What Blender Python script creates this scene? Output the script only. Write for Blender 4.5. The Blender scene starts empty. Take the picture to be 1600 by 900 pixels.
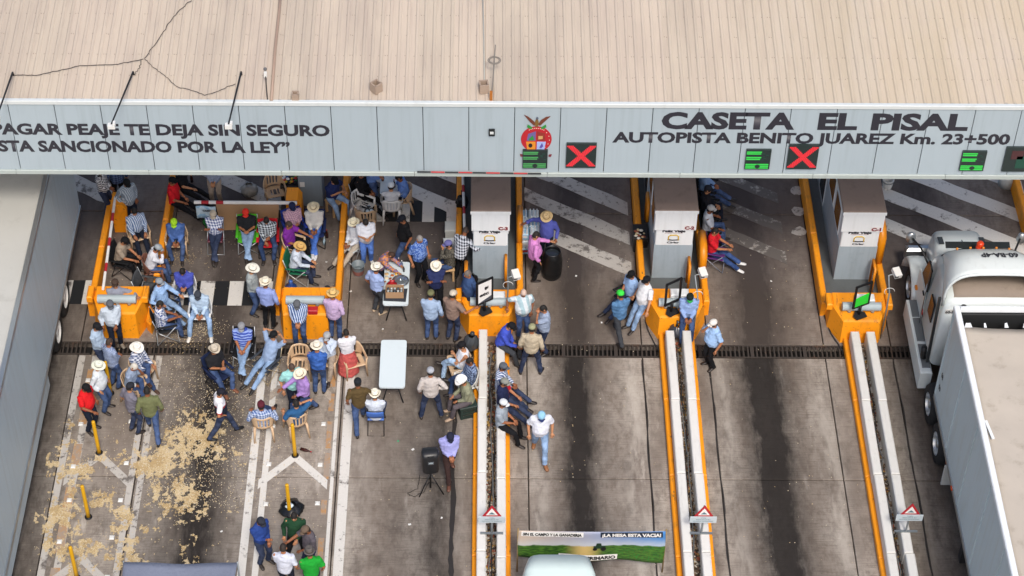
import bpy, math, random
from mathutils import Vector, Matrix, noise as mnoise
random.seed(7)
sc = bpy.context.scene
COL = sc.collection
rad = math.radians

# ------------------------------------------------------------------ camera, sky, sun, exposure
F_PIX, PCX, PCY = 3275.0, 755.0, 450.0           # focal length and principal point of the 1600x900 photograph
DEP, ROLL = rad(45.2), 0.0056
CAM = Vector((0.0, -34.5, 36.75))
FW = Vector((0, math.cos(DEP), -math.sin(DEP)))
_r = Vector((1, 0, 0)); _u = _r.cross(FW)
RT = _r*math.cos(ROLL) + _u*math.sin(ROLL)
UP = -_r*math.sin(ROLL) + _u*math.cos(ROLL)
cd = bpy.data.cameras.new('camera'); cam = bpy.data.objects.new('camera', cd); COL.objects.link(cam)
cam.matrix_world = Matrix(((RT.x, UP.x, -FW.x, CAM.x), (RT.y, UP.y, -FW.y, CAM.y), (RT.z, UP.z, -FW.z, CAM.z), (0, 0, 0, 1)))
cd.sensor_fit = 'HORIZONTAL'; cd.sensor_width = 36.0; cd.lens = F_PIX/1600*36
cd.shift_x = (800-PCX)/1600; cd.clip_end = 3000
sc.camera = cam
SUN_EL, SUN_AZ = rad(53), rad(168)               # azimuth clockwise from +Y
w = bpy.data.worlds.new('World'); sc.world = w; w.use_nodes = True
nt = w.node_tree; nt.nodes.clear()
sky = nt.nodes.new('ShaderNodeTexSky'); sky.sky_type = 'NISHITA'; sky.sun_disc = False
sky.sun_elevation = SUN_EL; sky.sun_rotation = SUN_AZ
sky.air_density = 1.0; sky.dust_density = 4.0; sky.ozone_density = 1.0
bg = nt.nodes.new('ShaderNodeBackground'); bg.inputs[1].default_value = 0.14
wo = nt.nodes.new('ShaderNodeOutputWorld')
nt.links.new(sky.outputs[0], bg.inputs[0]); nt.links.new(bg.outputs[0], wo.inputs[0])
sd = bpy.data.lights.new('sun', 'SUN'); sd.energy = 1.7; sd.angle = rad(10); sd.color = (1.0, 0.95, 0.88)
sun = bpy.data.objects.new('sun', sd); COL.objects.link(sun)
sdir = Vector((math.sin(SUN_AZ)*math.cos(SUN_EL), math.cos(SUN_AZ)*math.cos(SUN_EL), math.sin(SUN_EL)))
sun.rotation_euler = sdir.to_track_quat('Z', 'Y').to_euler()
sc.view_settings.view_transform = 'Standard'; sc.view_settings.look = 'None'
sc.view_settings.gamma = 1; sc.view_settings.use_curve_mapping = False
sc.view_settings.exposure = 0.4
sc.render.engine = 'CYCLES'; sc.cycles.max_bounces = 6; sc.cycles.diffuse_bounces = 4

def _ray(px, py): return FW*F_PIX + RT*(px-PCX) - UP*(py-PCY)
def G(px, py, z=0.0):                            # survey: the point at height z that the photograph shows there
    d = _ray(px, py); return CAM + d*((z-CAM.z)/d.z)
def FY(px, py, y):                               # the same on an upright plane
    d = _ray(px, py); return CAM + d*((y-CAM.y)/d.y)

# ------------------------------------------------------------------ materials
def lin(c):
    if isinstance(c, str):
        c = c.lstrip('#'); c = tuple(int(c[i:i+2], 16)/255 for i in (0, 2, 4))
    return tuple((x/12.92 if x <= .04045 else ((x+.055)/1.055)**2.4) for x in c)
MATS = {}
class NT:
    def __init__(s, name):
        s.m = bpy.data.materials.new(name); s.m.use_nodes = True; s.t = s.m.node_tree
        s.b = s.t.nodes['Principled BSDF']; s.out = s.t.nodes['Material Output']
    def n(s, typ, **kw):
        nd = s.t.nodes.new(typ)
        for k, v in kw.items(): setattr(nd, k, v)
        return nd
    def _in(s, sock, v):
        if v is None: return
        if hasattr(v, 'links') or isinstance(v, bpy.types.NodeSocket): s.t.links.new(v, sock)
        else:
            if sock.type == 'RGBA' and len(v) == 3: v = (*v, 1)
            sock.default_value = v
    def math(s, op, a, b=None, c=None, clamp=False):
        nd = s.n('ShaderNodeMath', operation=op); nd.use_clamp = clamp
        for i, v in enumerate((a, b, c)): s._in(nd.inputs[i], v)
        return nd.outputs[0]
    def mix(s, f, a, b, mode='MIX'):
        nd = s.n('ShaderNodeMix', data_type='RGBA', blend_type=mode)
        s._in(nd.inputs[0], f); s._in(nd.inputs[6], a); s._in(nd.inputs[7], b); return nd.outputs[2]
    def noise(s, vec, scale, detail=3, rough=.55, dist=0.):
        nd = s.n('ShaderNodeTexNoise'); s._in(nd.inputs['Vector'], vec)
        nd.inputs['Scale'].default_value = scale; nd.inputs['Detail'].default_value = detail
        nd.inputs['Roughness'].default_value = rough; nd.inputs['Distortion'].default_value = dist
        return nd.outputs[0]
    def ramp(s, f, a, b):
        nd = s.n('ShaderNodeMapRange'); nd.interpolation_type = 'SMOOTHSTEP'
        s._in(nd.inputs[0], f); nd.inputs[1].default_value = a; nd.inputs[2].default_value = b; return nd.outputs[0]
    def obj(s): return s.n('ShaderNodeTexCoord').outputs['Object']
    def pos(s): return s.n('ShaderNodeNewGeometry').outputs['Position']
    def scale(s, v, x, y, z):
        nd = s.n('ShaderNodeMapping'); s._in(nd.inputs[0], v); nd.inputs['Scale'].default_value = (x, y, z); return nd.outputs[0]
    def bump(s, h, st=.3, d=.01):
        nd = s.n('ShaderNodeBump'); nd.inputs['Strength'].default_value = st; nd.inputs['Distance'].default_value = d
        s._in(nd.inputs['Height'], h); s.t.links.new(nd.outputs[0], s.b.inputs['Normal'])
    def set(s, col=None, rough=.6, metal=0., spec=None):
        s._in(s.b.inputs['Base Color'], col); s._in(s.b.inputs['Roughness'], rough); s.b.inputs['Metallic'].default_value = metal
        if spec is not None: s.b.inputs['Specular IOR Level'].default_value = spec
        return s.m

def paint(name, c, rough=.5, var=.18, dirt=.25, dirtc='5a4c3e', metal=0., bump=.15, scale=6, chips=0., chipc='4a3e34', rain=0.):
    key = ('paint', name)
    if key in MATS: return MATS[key]
    t = NT(name); p = t.pos(); c = lin(c)
    n1 = t.noise(p, scale, 4); n2 = t.noise(p, scale*5, 3)
    k = t.mix(t.math('MULTIPLY', n1, var), c, tuple(x*.55 for x in c))
    d = t.ramp(t.noise(t.scale(p, 1, 1, .35), 2.3, 6, .65), .52, .78)
    k = t.mix(t.math('MULTIPLY', d, dirt), k, lin(dirtc))
    if rain:
        r_ = t.ramp(t.noise(t.scale(p, 5, 5, .25), 1.6, 5, .6), .45, .75); k = t.mix(t.math('MULTIPLY', r_, rain), k, lin(dirtc))
        k = t.mix(t.math('MULTIPLY', t.n('ShaderNodeObjectInfo').outputs['Random'], rain*.6), k, tuple(q*.75 for q in c))
    if chips:
        ch = t.math('MULTIPLY', t.ramp(t.noise(t.scale(p, 1, .5, 1), 9, 6, .75), .60, .68), chips); k = t.mix(ch, k, lin(chipc))
        ch = t.math('MULTIPLY', t.ramp(t.noise(t.scale(p, 2, .3, 2), 3, 4, .7), .58, .75), chips*.7); k = t.mix(ch, k, lin('3a332d'))
    t.bump(n2, bump, .004)
    MATS[key] = t.set(k, rough, metal); return MATS[key]

def cloth(pat, c1, c2=None, f=18.):
    key = ('cloth', pat, c1, c2, f)
    if key in MATS: return MATS[key]
    t = NT('cloth_%s' % pat); o = t.obj(); a = lin(c1); b = lin(c2) if c2 else a
    sp = t.n('ShaderNodeSeparateXYZ'); t.t.links.new(o, sp.inputs[0])
    x, y, z = sp.outputs
    xx = t.math('ADD', x, t.math('MULTIPLY', y, .6))
    fx = t.math('LESS_THAN', t.math('FRACT', t.math('MULTIPLY', xx, f)), .5)
    fz = t.math('LESS_THAN', t.math('FRACT', t.math('MULTIPLY', z, f)), .5)
    if pat == 'plaid':
        k = t.mix(t.math('MULTIPLY', t.math('ADD', fx, fz), .5), a, b)
    elif pat == 'check': k = t.mix(t.math('ABSOLUTE', t.math('SUBTRACT', fx, fz)), a, b)
    elif pat == 'vstripe': k = t.mix(fx, a, b)
    elif pat == 'hstripe': k = t.mix(fz, a, b)
    elif pat == 'bands':   # white shoulders, dark waist with red band between
        k = t.mix(t.math('GREATER_THAN', z, 1.22), lin('1c2434'), lin('a8323a'))
        k = t.mix(t.math('GREATER_THAN', z, 1.27), k, lin('e6e6ea'))
    elif pat == 'vest':
        k = t.mix(t.math('GREATER_THAN', x, .05), a, b)
    elif pat == 'print':
        v = t.n('ShaderNodeTexVoronoi'); t.t.links.new(o, v.inputs['Vector']); v.inputs['Scale'].default_value = f
        sv = t.n('ShaderNodeSeparateColor'); t.t.links.new(v.outputs['Color'], sv.inputs[0])
        k = t.mix(t.math('GREATER_THAN', sv.outputs[0], .55), a, b)
    elif pat == 'denim':
        k = t.mix(t.ramp(t.noise(o, 5, 3), .35, .7), a, tuple(min(1, q*1.7+.02) for q in a))
    else: k = t.mix(0., a, a)
    n = t.noise(o, 11, 4)
    k = t.mix(t.math('MULTIPLY', n, .35), k, t.mix(1., k, (.45, .45, .5, 1), 'MULTIPLY'))
    t.bump(t.noise(o, 14, 3, .6, .8), .55, .03)
    MATS[key] = t.set(k, .85, 0, .2); return MATS[key]

def plain(name, c, rough=.55, metal=0., emit=0.):
    key = ('plain', name)
    if key in MATS: return MATS[key]
    t = NT(name); o = t.pos(); c = lin(c)
    k = t.mix(t.math('MULTIPLY', t.noise(o, 9, 4), .3), c, tuple(q*.6 for q in c))
    t.set(k, rough, metal)
    if emit:
        t.b.inputs['Emission Color'].default_value = (*c, 1); t.b.inputs['Emission Strength'].default_value = emit
    MATS[key] = t.m; return t.m

def glass(name='dark_glass', c='10161c'):
    key = ('glass', name)
    if key in MATS: return MATS[key]
    t = NT(name); MATS[key] = t.set(lin(c), .18, 0, .5); return t.m

SKIN = []
for c in ('a8714f', '9a6344', 'b8835f', '8a5639'):
    t = NT('skin'); o = t.obj()
    SKIN.append(t.set(t.mix(t.math('MULTIPLY', t.noise(o, 20, 3), .4), lin(c), tuple(q*.7 for q in lin(c))), .55, 0, .35))

# ------------------------------------------------------------------ mesh builder
class MB:
    def __init__(s): s.v = []; s.f = []; s.mi = []
    def add(s, vs, fs, m=0):
        o = len(s.v); s.v += [tuple(q) for q in vs]; s.f += [tuple(i+o for i in f) for f in fs]; s.mi += [m]*len(fs); return s
    def box(s, c, d, rz=0., m=0, rx=0., ry=0.):
        R = Matrix.Rotation(rz, 3, 'Z') @ Matrix.Rotation(rx, 3, 'X') @ Matrix.Rotation(ry, 3, 'Y'); c = Vector(c)
        vs = [c + R @ Vector((x*d[0]/2, y*d[1]/2, z*d[2]/2)) for z in (-1, 1) for x, y in ((-1, -1), (1, -1), (1, 1), (-1, 1))]
        return s.add(vs, [(3, 2, 1, 0), (4, 5, 6, 7), (0, 1, 5, 4), (1, 2, 6, 5), (2, 3, 7, 6), (3, 0, 4, 7)], m)
    def bbox(s, lo, hi, b=.015, m=0):            # box with bevelled top edges
        x0, y0, z0 = lo; x1, y1, z1 = hi; b = min(b, (x1-x0)*.4, (y1-y0)*.4, (z1-z0)*.8)
        vs = [(x0, y0, z0), (x1, y0, z0), (x1, y1, z0), (x0, y1, z0), (x0, y0, z1-b), (x1, y0, z1-b), (x1, y1, z1-b), (x0, y1, z1-b),
              (x0+b, y0+b, z1), (x1-b, y0+b, z1), (x1-b, y1-b, z1), (x0+b, y1-b, z1)]
        return s.add(vs, [(3, 2, 1, 0), (0, 1, 5, 4), (1, 2, 6, 5), (2, 3, 7, 6), (3, 0, 4, 7), (4, 5, 9, 8), (5, 6, 10, 9), (6, 7, 11, 10), (7, 4, 8, 11), (8, 9, 10, 11)], m)
    def tube(s, pts, r, n=8, m=0, cap=True, flat=None):
        pts = [Vector(p) for p in pts]
        if not isinstance(r, (list, tuple)): r = [r]*len(pts)
        vs = []; prev = None
        for i, p in enumerate(pts):
            d = (pts[min(i+1, len(pts)-1)] - pts[max(i-1, 0)])
            d = d.normalized() if d.length > 1e-9 else Vector((0, 0, 1))
            if prev is None:
                a = Vector((1, 0, 0)) if abs(d.x) < .8 else Vector((0, 1, 0))
                a = (a - d*a.dot(d)).normalized()
            else:
                a = prev - d*prev.dot(d); a = a.normalized() if a.length > 1e-6 else prev
            prev = a; b = d.cross(a)
            for k in range(n):
                t = 2*math.pi*k/n; vs.append(p + (a*math.cos(t) + b*math.sin(t)*(flat or 1))*r[i])
        fs = [(i*n+k, i*n+(k+1) % n, (i+1)*n+(k+1) % n, (i+1)*n+k) for i in range(len(pts)-1) for k in range(n)]
        if cap: fs += [tuple(range(n))[::-1], tuple(range((len(pts)-1)*n, len(pts)*n))]
        return s.add(vs, fs, m)
    def rings(s, rs, n=14, m=0, cap=True):       # rs: (centre, axis_a, axis_b) half-axis vectors
        vs = []
        for c, a, b in rs:
            c, a, b = Vector(c), Vector(a), Vector(b)
            vs += [c + a*math.cos(2*math.pi*k/n) + b*math.sin(2*math.pi*k/n) for k in range(n)]
        fs = [(i*n+k, i*n+(k+1) % n, (i+1)*n+(k+1) % n, (i+1)*n+k) for i in range(len(rs)-1) for k in range(n)]
        if cap: fs += [tuple(range(n))[::-1], tuple(range((len(rs)-1)*n, len(rs)*n))]
        return s.add(vs, fs, m)
    def lathe(s, prof, c=(0, 0, 0), n=20, m=0, sx=1., sy=1., cap=True):
        c = Vector(c)
        return s.rings([(c+Vector((0, 0, z)), (r*sx, 0, 0), (0, r*sy, 0)) for r, z in prof], n, m, cap)
    def ell(s, c, rx, ry, rz, R=None, n=12, k=8, m=0):
        c = Vector(c); R = R or Matrix.Identity(3); rs = []
        for i in range(k+1):
            a = -math.pi/2 + math.pi*(i+.15)/(k+.3); q = max(math.cos(a), .05)
            rs.append((c + R @ Vector((0, 0, rz*math.sin(a))), R @ Vector((rx*q, 0, 0)), R @ Vector((0, ry*q, 0))))
        return s.rings(rs, n, m)
    def grid(s, fn, nu, nv, m=0, skip=None):
        vs = [fn(i/nu, j/nv) for j in range(nv+1) for i in range(nu+1)]
        fs = [(j*(nu+1)+i, j*(nu+1)+i+1, (j+1)*(nu+1)+i+1, (j+1)*(nu+1)+i) for j in range(nv) for i in range(nu) if not (skip and skip(i, j))]
        return s.add(vs, fs, m)
    def prism(s, pts, y0, y1, axis='y', m=0):    # polygon extruded along an axis
        n = len(pts)
        def q(p, t): return (p[0], t, p[1]) if axis == 'y' else ((t, p[0], p[1]) if axis == 'x' else (p[0], p[1], t))
        vs = [q(p, y0) for p in pts] + [q(p, y1) for p in pts]
        return s.add(vs, [tuple(range(n))[::-1], tuple(range(n, 2*n))] + [(i, (i+1) % n, n+(i+1) % n, n+i) for i in range(n)], m)
    def mesh(s, name, mats, smooth=False):
        me = bpy.data.meshes.new(name); me.from_pydata(s.v, [], s.f)
        for q in (mats if isinstance(mats, (list, tuple)) else [mats]): me.materials.append(q)
        if any(s.mi): me.polygons.foreach_set('material_index', s.mi)
        if smooth: me.polygons.foreach_set('use_smooth', [True]*len(s.f))
        me.update(); return me
    def build(s, name, mats, parent=None, smooth=False, solid=0.):
        o = link(name, s.mesh(name, mats, smooth), parent)
        if solid:
            q = o.modifiers.new('thickness', 'SOLIDIFY'); q.thickness = solid; q.offset = 0
        return o
def fixn(o):
    import bmesh
    b = bmesh.new(); b.from_mesh(o.data); bmesh.ops.recalc_face_normals(b, faces=b.faces); b.to_mesh(o.data); b.free(); return o
def link(name, data, parent=None):
    o = bpy.data.objects.new(name, data); COL.objects.link(o)
    if parent: o.parent = parent
    return o
def tag(o, label=None, cat=None, group=None, kind=None):
    if label: o['label'] = label
    if cat: o['category'] = cat
    if group: o['group'] = group
    if kind: o['kind'] = kind
    return o
def empty(name, loc=(0, 0, 0), rz=0., label=None, cat=None, group=None):
    o = link(name, None); o.location = loc; o.rotation_euler = (0, 0, rz); o.empty_display_size = .2
    return tag(o, label, cat, group)
_txt = bpy.data.curves.new('lettering', 'FONT')
def text_mesh(body, w=None, h=None, bold=.02, extr=.004, align='CENTER'):
    """lettering as a flat mesh in the XZ plane facing -Y, fitted to a width and a cap height"""
    cu = bpy.data.curves.new('lettering', 'FONT'); cu.body = body; cu.size = 1; cu.offset = bold; cu.resolution_u = 3
    cu.align_x = 'LEFT'
    ob = bpy.data.objects.new('lettering', cu); COL.objects.link(ob)
    dg = bpy.context.evaluated_depsgraph_get(); me = bpy.data.meshes.new_from_object(ob.evaluated_get(dg))
    bpy.data.objects.remove(ob); bpy.data.curves.remove(cu)
    xs = [v.co.x for v in me.vertices]; ys = [v.co.y for v in me.vertices]
    x0, x1 = min(xs), max(xs); capb = 0.0; capt = .72
    sx = w/(x1-x0) if w else None; sy = h/(capt+2*bold)
    if sx is None: sx = sy
    for v in me.vertices:
        v.co = Vector(((v.co.x-(x0+x1)/2)*sx, 0, (v.co.y-capb)*sy))
    me.update(); return me
# ------------------------------------------------------------------ the ground
def concrete_mat():
    t = NT('lane_concrete'); p = t.pos()
    sp = t.n('ShaderNodeSeparateXYZ'); t.t.links.new(p, sp.inputs[0]); x, y, z = sp.outputs
    big = t.noise(t.scale(p, 1, .35, 1), .9, 5, .6); mid = t.noise(t.scale(p, 1, .55, 1), 5, 6, .7); fine = t.noise(p, 42, 4, .75)
    broom = t.noise(t.scale(p, 1.6, 34, 1), 1.2, 3, .65)
    k = t.mix(t.ramp(big, .3, .7), lin('7c7269'), lin('b4aba0'))
    k = t.mix(t.math('MULTIPLY', t.ramp(mid, .44, .66), .7), k, lin('6f655c'))
    k = t.mix(t.math('MULTIPLY', t.ramp(fine, .48, .72), .45), k, lin('5f564e'))
    k = t.mix(t.math('MULTIPLY', t.ramp(broom, .47, .7), .62), k, lin('645a52'))
    pale = t.ramp(t.noise(t.scale(p, 1.4, .3, 1), 2.2, 5, .65), .58, .72)
    k = t.mix(t.math('MULTIPLY', pale, .65), k, lin('c2bab0'))
    info = t.n('ShaderNodeObjectInfo').outputs['Random']
    k = t.mix(t.math('MULTIPLY', info, .3), k, lin('8d8278'))
    # rubber and oil left by the traffic along the middle of each lane, wheel tracks beside it
    wob = t.math('MULTIPLY', t.math('SUBTRACT', t.noise(t.scale(p, .2, .5, 1), 1.1, 3), .5), .5)
    xw = t.math('ADD', x, wob)
    def streak(c, wd, amt):
        q = t.math('DIVIDE', t.math('SUBTRACT', xw, c), wd)
        return t.math('MULTIPLY', t.math('EXPONENT', t.math('MULTIPLY', t.math('MULTIPLY', q, q), -1.)), amt)
    tot = None
    for c, wd, a in ((2.22, .38, .76), (2.3, .9, .44), (6.68, .46, .76), (6.62, 1.1, .54), (-.95, .4, .5), (-1.6, 1.2, .42), (-6.3, .45, .5), (-6.5, 1.4, .6), (-10.3, .9, .8), (11.3, .6, .9), (10.2, .8, .5)):
        s_ = streak(c, wd, a); tot = s_ if tot is None else t.math('ADD', tot, s_)
    tot = t.math('MULTIPLY', tot, t.math('ADD', .45, t.math('MULTIPLY', t.noise(t.scale(p, 1, .3, 1), 6, 6, .7), 1.0)), None, True)
    pl = None
    for c, wd, a in ((1.35, .22, .5), (3.5, .28, .75), (5.75, .25, .8), (7.95, .26, .7), (-2.85, .3, .6), (-.45, .2, .4), (9.95, .2, .5)):
        s_ = streak(c, wd, a); pl = s_ if pl is None else t.math('ADD', pl, s_)
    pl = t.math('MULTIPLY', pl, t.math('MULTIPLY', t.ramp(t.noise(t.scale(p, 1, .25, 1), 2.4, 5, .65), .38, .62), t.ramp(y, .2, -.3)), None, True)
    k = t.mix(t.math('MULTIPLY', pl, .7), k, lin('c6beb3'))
    br = None
    for c, wd, a in ((1.75, .3, .5), (3.0, .35, .5), (6.05, .25, .55), (7.4, .4, .6), (-2.3, .4, .5), (10.6, .7, .7)):
        s_ = streak(c, wd, a); br = s_ if br is None else t.math('ADD', br, s_)
    br = t.math('MULTIPLY', br, t.math('MULTIPLY', t.noise(t.scale(p, 1, .4, 1), 3.5, 6, .7), 1.7), None, True)
    k = t.mix(t.math('MULTIPLY', br, .75), k, lin('6b5c50'))
    k = t.mix(t.math('MULTIPLY', tot, .96), k, lin('1d1917'))
    # booth side of the drain: greasy brown grime plus canopy shade put into colour
    grime_shade = t.ramp(y, -.2, .15)
    k = t.mix(t.math('MULTIPLY', grime_shade, .38), k, lin('5a504a'))
    inner_grime_shade = t.ramp(t.math('ADD', y, t.math('MULTIPLY', big, 2.0)), 2.5, 4.6)
    k = t.mix(t.math('MULTIPLY', inner_grime_shade, .36), k, lin('484043'))
    blot = t.ramp(t.noise(t.scale(p, 1, .6, 1), 1.7, 7, .72), .5, .7)
    k = t.mix(t.math('MULTIPLY', blot, .38), k, lin('332d2a'))
    spot = t.ramp(t.noise(p, 9, 2, .5), .74, .79)
    k = t.mix(t.math('MULTIPLY', spot, .7), k, lin('282320'))
    t.bump(t.math('ADD', t.math('MULTIPLY', broom, .6), fine), .35, .006)
    return t.set(k, .82, 0, .3)
CONC = concrete_mat()
def worn_paint(name, c, wear=.5, under='4a423e'):
    t = NT(name); p = t.pos()
    n = t.math('MAXIMUM', t.ramp(t.noise(p, 5, 6, .75), wear+.02, wear+.12), t.ramp(t.noise(p, 1.6, 6, .7), wear+.01, wear+.11)); f = t.noise(p, 30, 3)
    k = t.mix(t.math('MULTIPLY', f, .4), lin(c), tuple(q*.5 for q in lin(c)))
    k = t.mix(t.math('MULTIPLY', n, .85), k, lin(under)); t.bump(f, .3, .004)
    return t.set(k, .75)
WHITE_LINE = worn_paint('road_paint_white', 'd6d3cd', .56)
GREY_LINE = worn_paint('road_paint_worn', 'bab5ae', .52)
BLACK_LINE = worn_paint('road_paint_black', '17181a', .62, '3a3636')
OCHRE_LINE = worn_paint('road_paint_ochre', 'b58a5c', .46, '948a80')
EARTH = paint('bare_earth', '8d8172', .95, .4, .4)

ground = MB()
big, hx0, hx1, hy0, hy1 = 400, -28, 30, -26, 30
ground.add([(-big, -big, 0), (big, -big, 0), (big, hy0, 0), (-big, hy0, 0)], [(0, 1, 2, 3)])
ground.add([(-big, hy1, 0), (big, hy1, 0), (big, big, 0), (-big, big, 0)], [(0, 1, 2, 3)])
ground.add([(-big, hy0, 0), (hx0, hy0, 0), (hx0, hy1, 0), (-big, hy1, 0)], [(0, 1, 2, 3)])
ground.add([(hx1, hy0, 0), (big, hy0, 0), (big, hy1, 0), (hx1, hy1, 0)], [(0, 1, 2, 3)])
ground.add([(hx0, hy0, -.3), (hx1, hy0, -.3), (hx1, hy1, -.3), (hx0, hy1, -.3)], [(0, 1, 2, 3)])
GROUND = tag(ground.build('ground', EARTH), 'concrete toll plaza lanes stained by traffic', None, None, 'structure')
XC = [-28, -23.2, -18.6, -14.1, -9.68, -7.86, -5.22, -3.3, -.68, 1.05, 3.82, 5.41, 8.2, 9.82, 14.2, 18.6, 23, 30]
YC = [-26, -20, -16, -12, -8.05, -4.08, -.31, .11, 4.7, 9, 14, 20, 30]
for j in range(len(YC)-1):
    if j == 6: continue
    for i in range(len(XC)-1):
        g = .012
        jit = random.uniform(-.004, .004)
        MB().bbox((XC[i]+g, YC[j]+g, -.29), (XC[i+1]-g, YC[j+1]-g, jit*.4), .012).build('concrete_slab', CONC, GROUND)

def strip(name, pts, mat, z=.005, th=.008, parent=GROUND):
    """a painted patch: polygon on the ground"""
    return MB().prism([(p[0], p[1]) for p in pts], z-th, z, 'z').build(name, mat, parent)
def rect(name, x0, x1, y0, y1, mat, z=.006): return strip(name, [(x0, y0), (x1, y0), (x1, y1), (x0, y1)], mat, z)
# crossing bars under the canopy (white and black), lane by lane
for (x0, x1, y0, y1, n, first) in ((-14.0, -9.55, 1.36, 2.18, 15, 0), (-7.7, -5.2, 1.34, 2.18, 7, 0), (-3.44, -.64, 4.36, 5.15, 9, 0)):
    w_ = (x1-x0)/n
    for i in range(n):
        rect('crosswalk_bar', x0+i*w_+.004, x0+(i+1)*w_-.004, y0, y1, (WHITE_LINE, BLACK_LINE)[(i+first) % 2])
# diagonal hatch stripes beyond the crossing, lane by lane
def hatch(x0, x1, ytop, n, dy, wd, mat, slope=-.62, z=.007):
    for i in range(n):
        y = ytop + i*dy
        pts = []
        m = 7
        for k in range(m+1):
            X = x0 + (x1-x0)*k/m; pts.append((X, y + slope*(X-x0) + random.uniform(-.025, .025)))
        for k in range(m, -1, -1):
            X = x0 + (x1-x0)*k/m; pts.append((X, y + slope*(X-x0) + wd + random.uniform(-.025, .025)))
        strip('hatch_stripe', pts, mat, z)
hatch(1.05, 3.7, 4.05, 3, 1.12, .5, GREY_LINE)
hatch(5.9, 7.6, 3.95, 3, 1.1, .42, worn_paint('road_paint_ruined', 'a9a49d', .40))
hatch(9.95, 14.0, 4.3, 4, 1.25, .5, WHITE_LINE)
hatch(-3.4, -.72, 6.25, 3, 1.2, .5, WHITE_LINE)
hatch(-7.7, -5.2, 6.3, 3, 1.2, .5, GREY_LINE)
hatch(-10.9, -9.6, 5.7, 2, 1.2, .55, GREY_LINE)
for (px, py) in ((1245, 298), (1247, 330), (1249, 362)):
    c = G(px, py); strip('hatch_stripe', [(c.x+.19*math.cos(a)*random.uniform(.8, 1.2), c.y+.17*math.sin(a)*random.uniform(.8, 1.2)) for a in [q*.7 for q in range(9)]], GREY_LINE, .008)
# edge lines and chevrons of the two painted medians
for xs in ((-9.66, -9.5), (-9.33, -9.17), (-8.02, -7.88), (-7.8, -7.66)):
    rect('painted_line', xs[0], xs[1], -8.0, -.36, GREY_LINE)
for xs in ((-5.32, -5.14), (-5.0, -4.86), (-3.44, -3.36), (-3.24, -3.02)):
    rect('painted_line', xs[0], xs[1], -8.0, -.36, WHITE_LINE)
for i in range(2):
    x0, x1 = ((-9.4, -9.16), (-3.62, -3.46))[i]
    y = -.8
    while y > -7.5:
        h = random.uniform(.35, .9); rect('painted_line', x0+.02, x1-.02, y-h, y, OCHRE_LINE, .009); y -= h + random.uniform(.15, .7)
def chevron(cx, y, half, mat):
    for s in (-1, 1):
        strip('chevron', [(cx, y), (cx+s*half, y-half*1.05), (cx+s*half, y-half*1.05-.27), (cx, y-.27)][::s], mat, .011)
chevron(-8.74, -3.35, .72, GREY_LINE); chevron(-8.74, -6.3, .8, GREY_LINE)
chevron(-4.28, -3.35, .78, WHITE_LINE); chevron(-4.28, -.75, .72, worn_paint('road_paint_faint', 'b9aea0', .45, '9a8f84'))
# black tar filler in two lane joints
TAR = plain('tar', '2a2624', .6)
for x, y0, y1 in ((-.66, -8, -1.6), (9.82, -8, -.4), (5.41, -8, -.4), (3.82, -8, -.4)):
    m = MB(); pts = []; n = 40
    for side in (-1, 1):
        r_ = range(n+1) if side < 0 else range(n, -1, -1)
        for k in r_:
            yy = y0+(y1-y0)*k/n; wv = (.016 if x != -.66 else .05)*(.6+.8*random.random()); pts.append((x+.02*math.sin(yy*2.3)+side*wv, yy))
    strip('tar_seam', pts, TAR, .0065)

# ------------------------------------------------------------------ drain grates
IRON = paint('grate_iron', '3d3631', .7, .4, .5, '6b4a33')
PIT = plain('drain_pit', '14110f', .95)
for (x0, x1, lab) in ((-14.0, -9.42, 'drain grate beside the grey trailer'), (-9.3, -5.1, 'drain grate crossing the lane strewn with pale grain'), (-5.0, -3.4, 'short drain grate below the empty tan chair'), (-3.3, -.3, 'drain grate under the bare white folding table'),
                     (.62, 4.2, 'drain grate in the lane where a man in white polo walks'), (5.16, 8.66, 'drain grate in the empty lane with the widest black streak'), (9.45, 14.0, 'rusty drain grate beside the white truck')):
    t_ = empty('drain_grate', ((x0+x1)/2, -.1, 0), 0, lab, 'grate', 'iron drain grates across the lanes')
    L = (x1-x0)/2
    m = MB(); m.box((0, -.19, -.02), (2*L, .035, .04)); m.box((0, .19, -.02), (2*L, .035, .04)); m.build('frame', IRON, t_)
    m = MB(); n = int(2*L/.105)
    for k in range(n):
        m.box((-L+.05+k*.105+random.uniform(-.006, .006), 0, -.02), (.036 if k % 12 else .085, .35, .03))
    tag(m.build('bars', IRON, t_), kind='stuff')
    MB().box((0, 0, -.21), (2*L, .4, .02)).build('pit', PIT, t_)
# ------------------------------------------------------------------ canopy over the lanes
YF = -.45
FASCIA = paint('fascia_panel_grey', 'a5b2b9', .42, .10, .12, '7d898a', 0, .03, 1.5, rain=.22)
TRIM = paint('trim_white', 'c9cecd', .5, .15, .3, '8d8f84')
DRIP = paint('drip_grey', 'a9b2ae', .5, .2, .35, '7d8078')
SEAM = plain('seam_black', '20262b', .7)
LETTER = plain('lettering_black', '2b2a33', .55)
LEDBOX = plain('led_board', '24302f', .4)
zB, zP0, zP1, zT = (FY(755, p, YF).z for p in (274.5, 268.5, 166, 160.5))
j0 = FY(732.5, 216, YF).x; jd = (FY(1444, 216, YF).x - j0)/10
CAN = empty('canopy', (0, 3, 0), 0, 'long toll plaza canopy with ribbed beige roof and grey lettered front', 'canopy')
CAN.location = (0, 0, 0)
for k in range(-19, 19):
    m = MB(); x0, x1 = j0+k*jd+.008, j0+(k+1)*jd-.008
    m.prism([(x0, zP0), (x1, zP0), (x1, zP1), (x0, zP1)], YF, YF+.03); m.build('fascia_panel', FASCIA, CAN)
xa, xb = j0-19*jd, j0+19*jd
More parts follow.
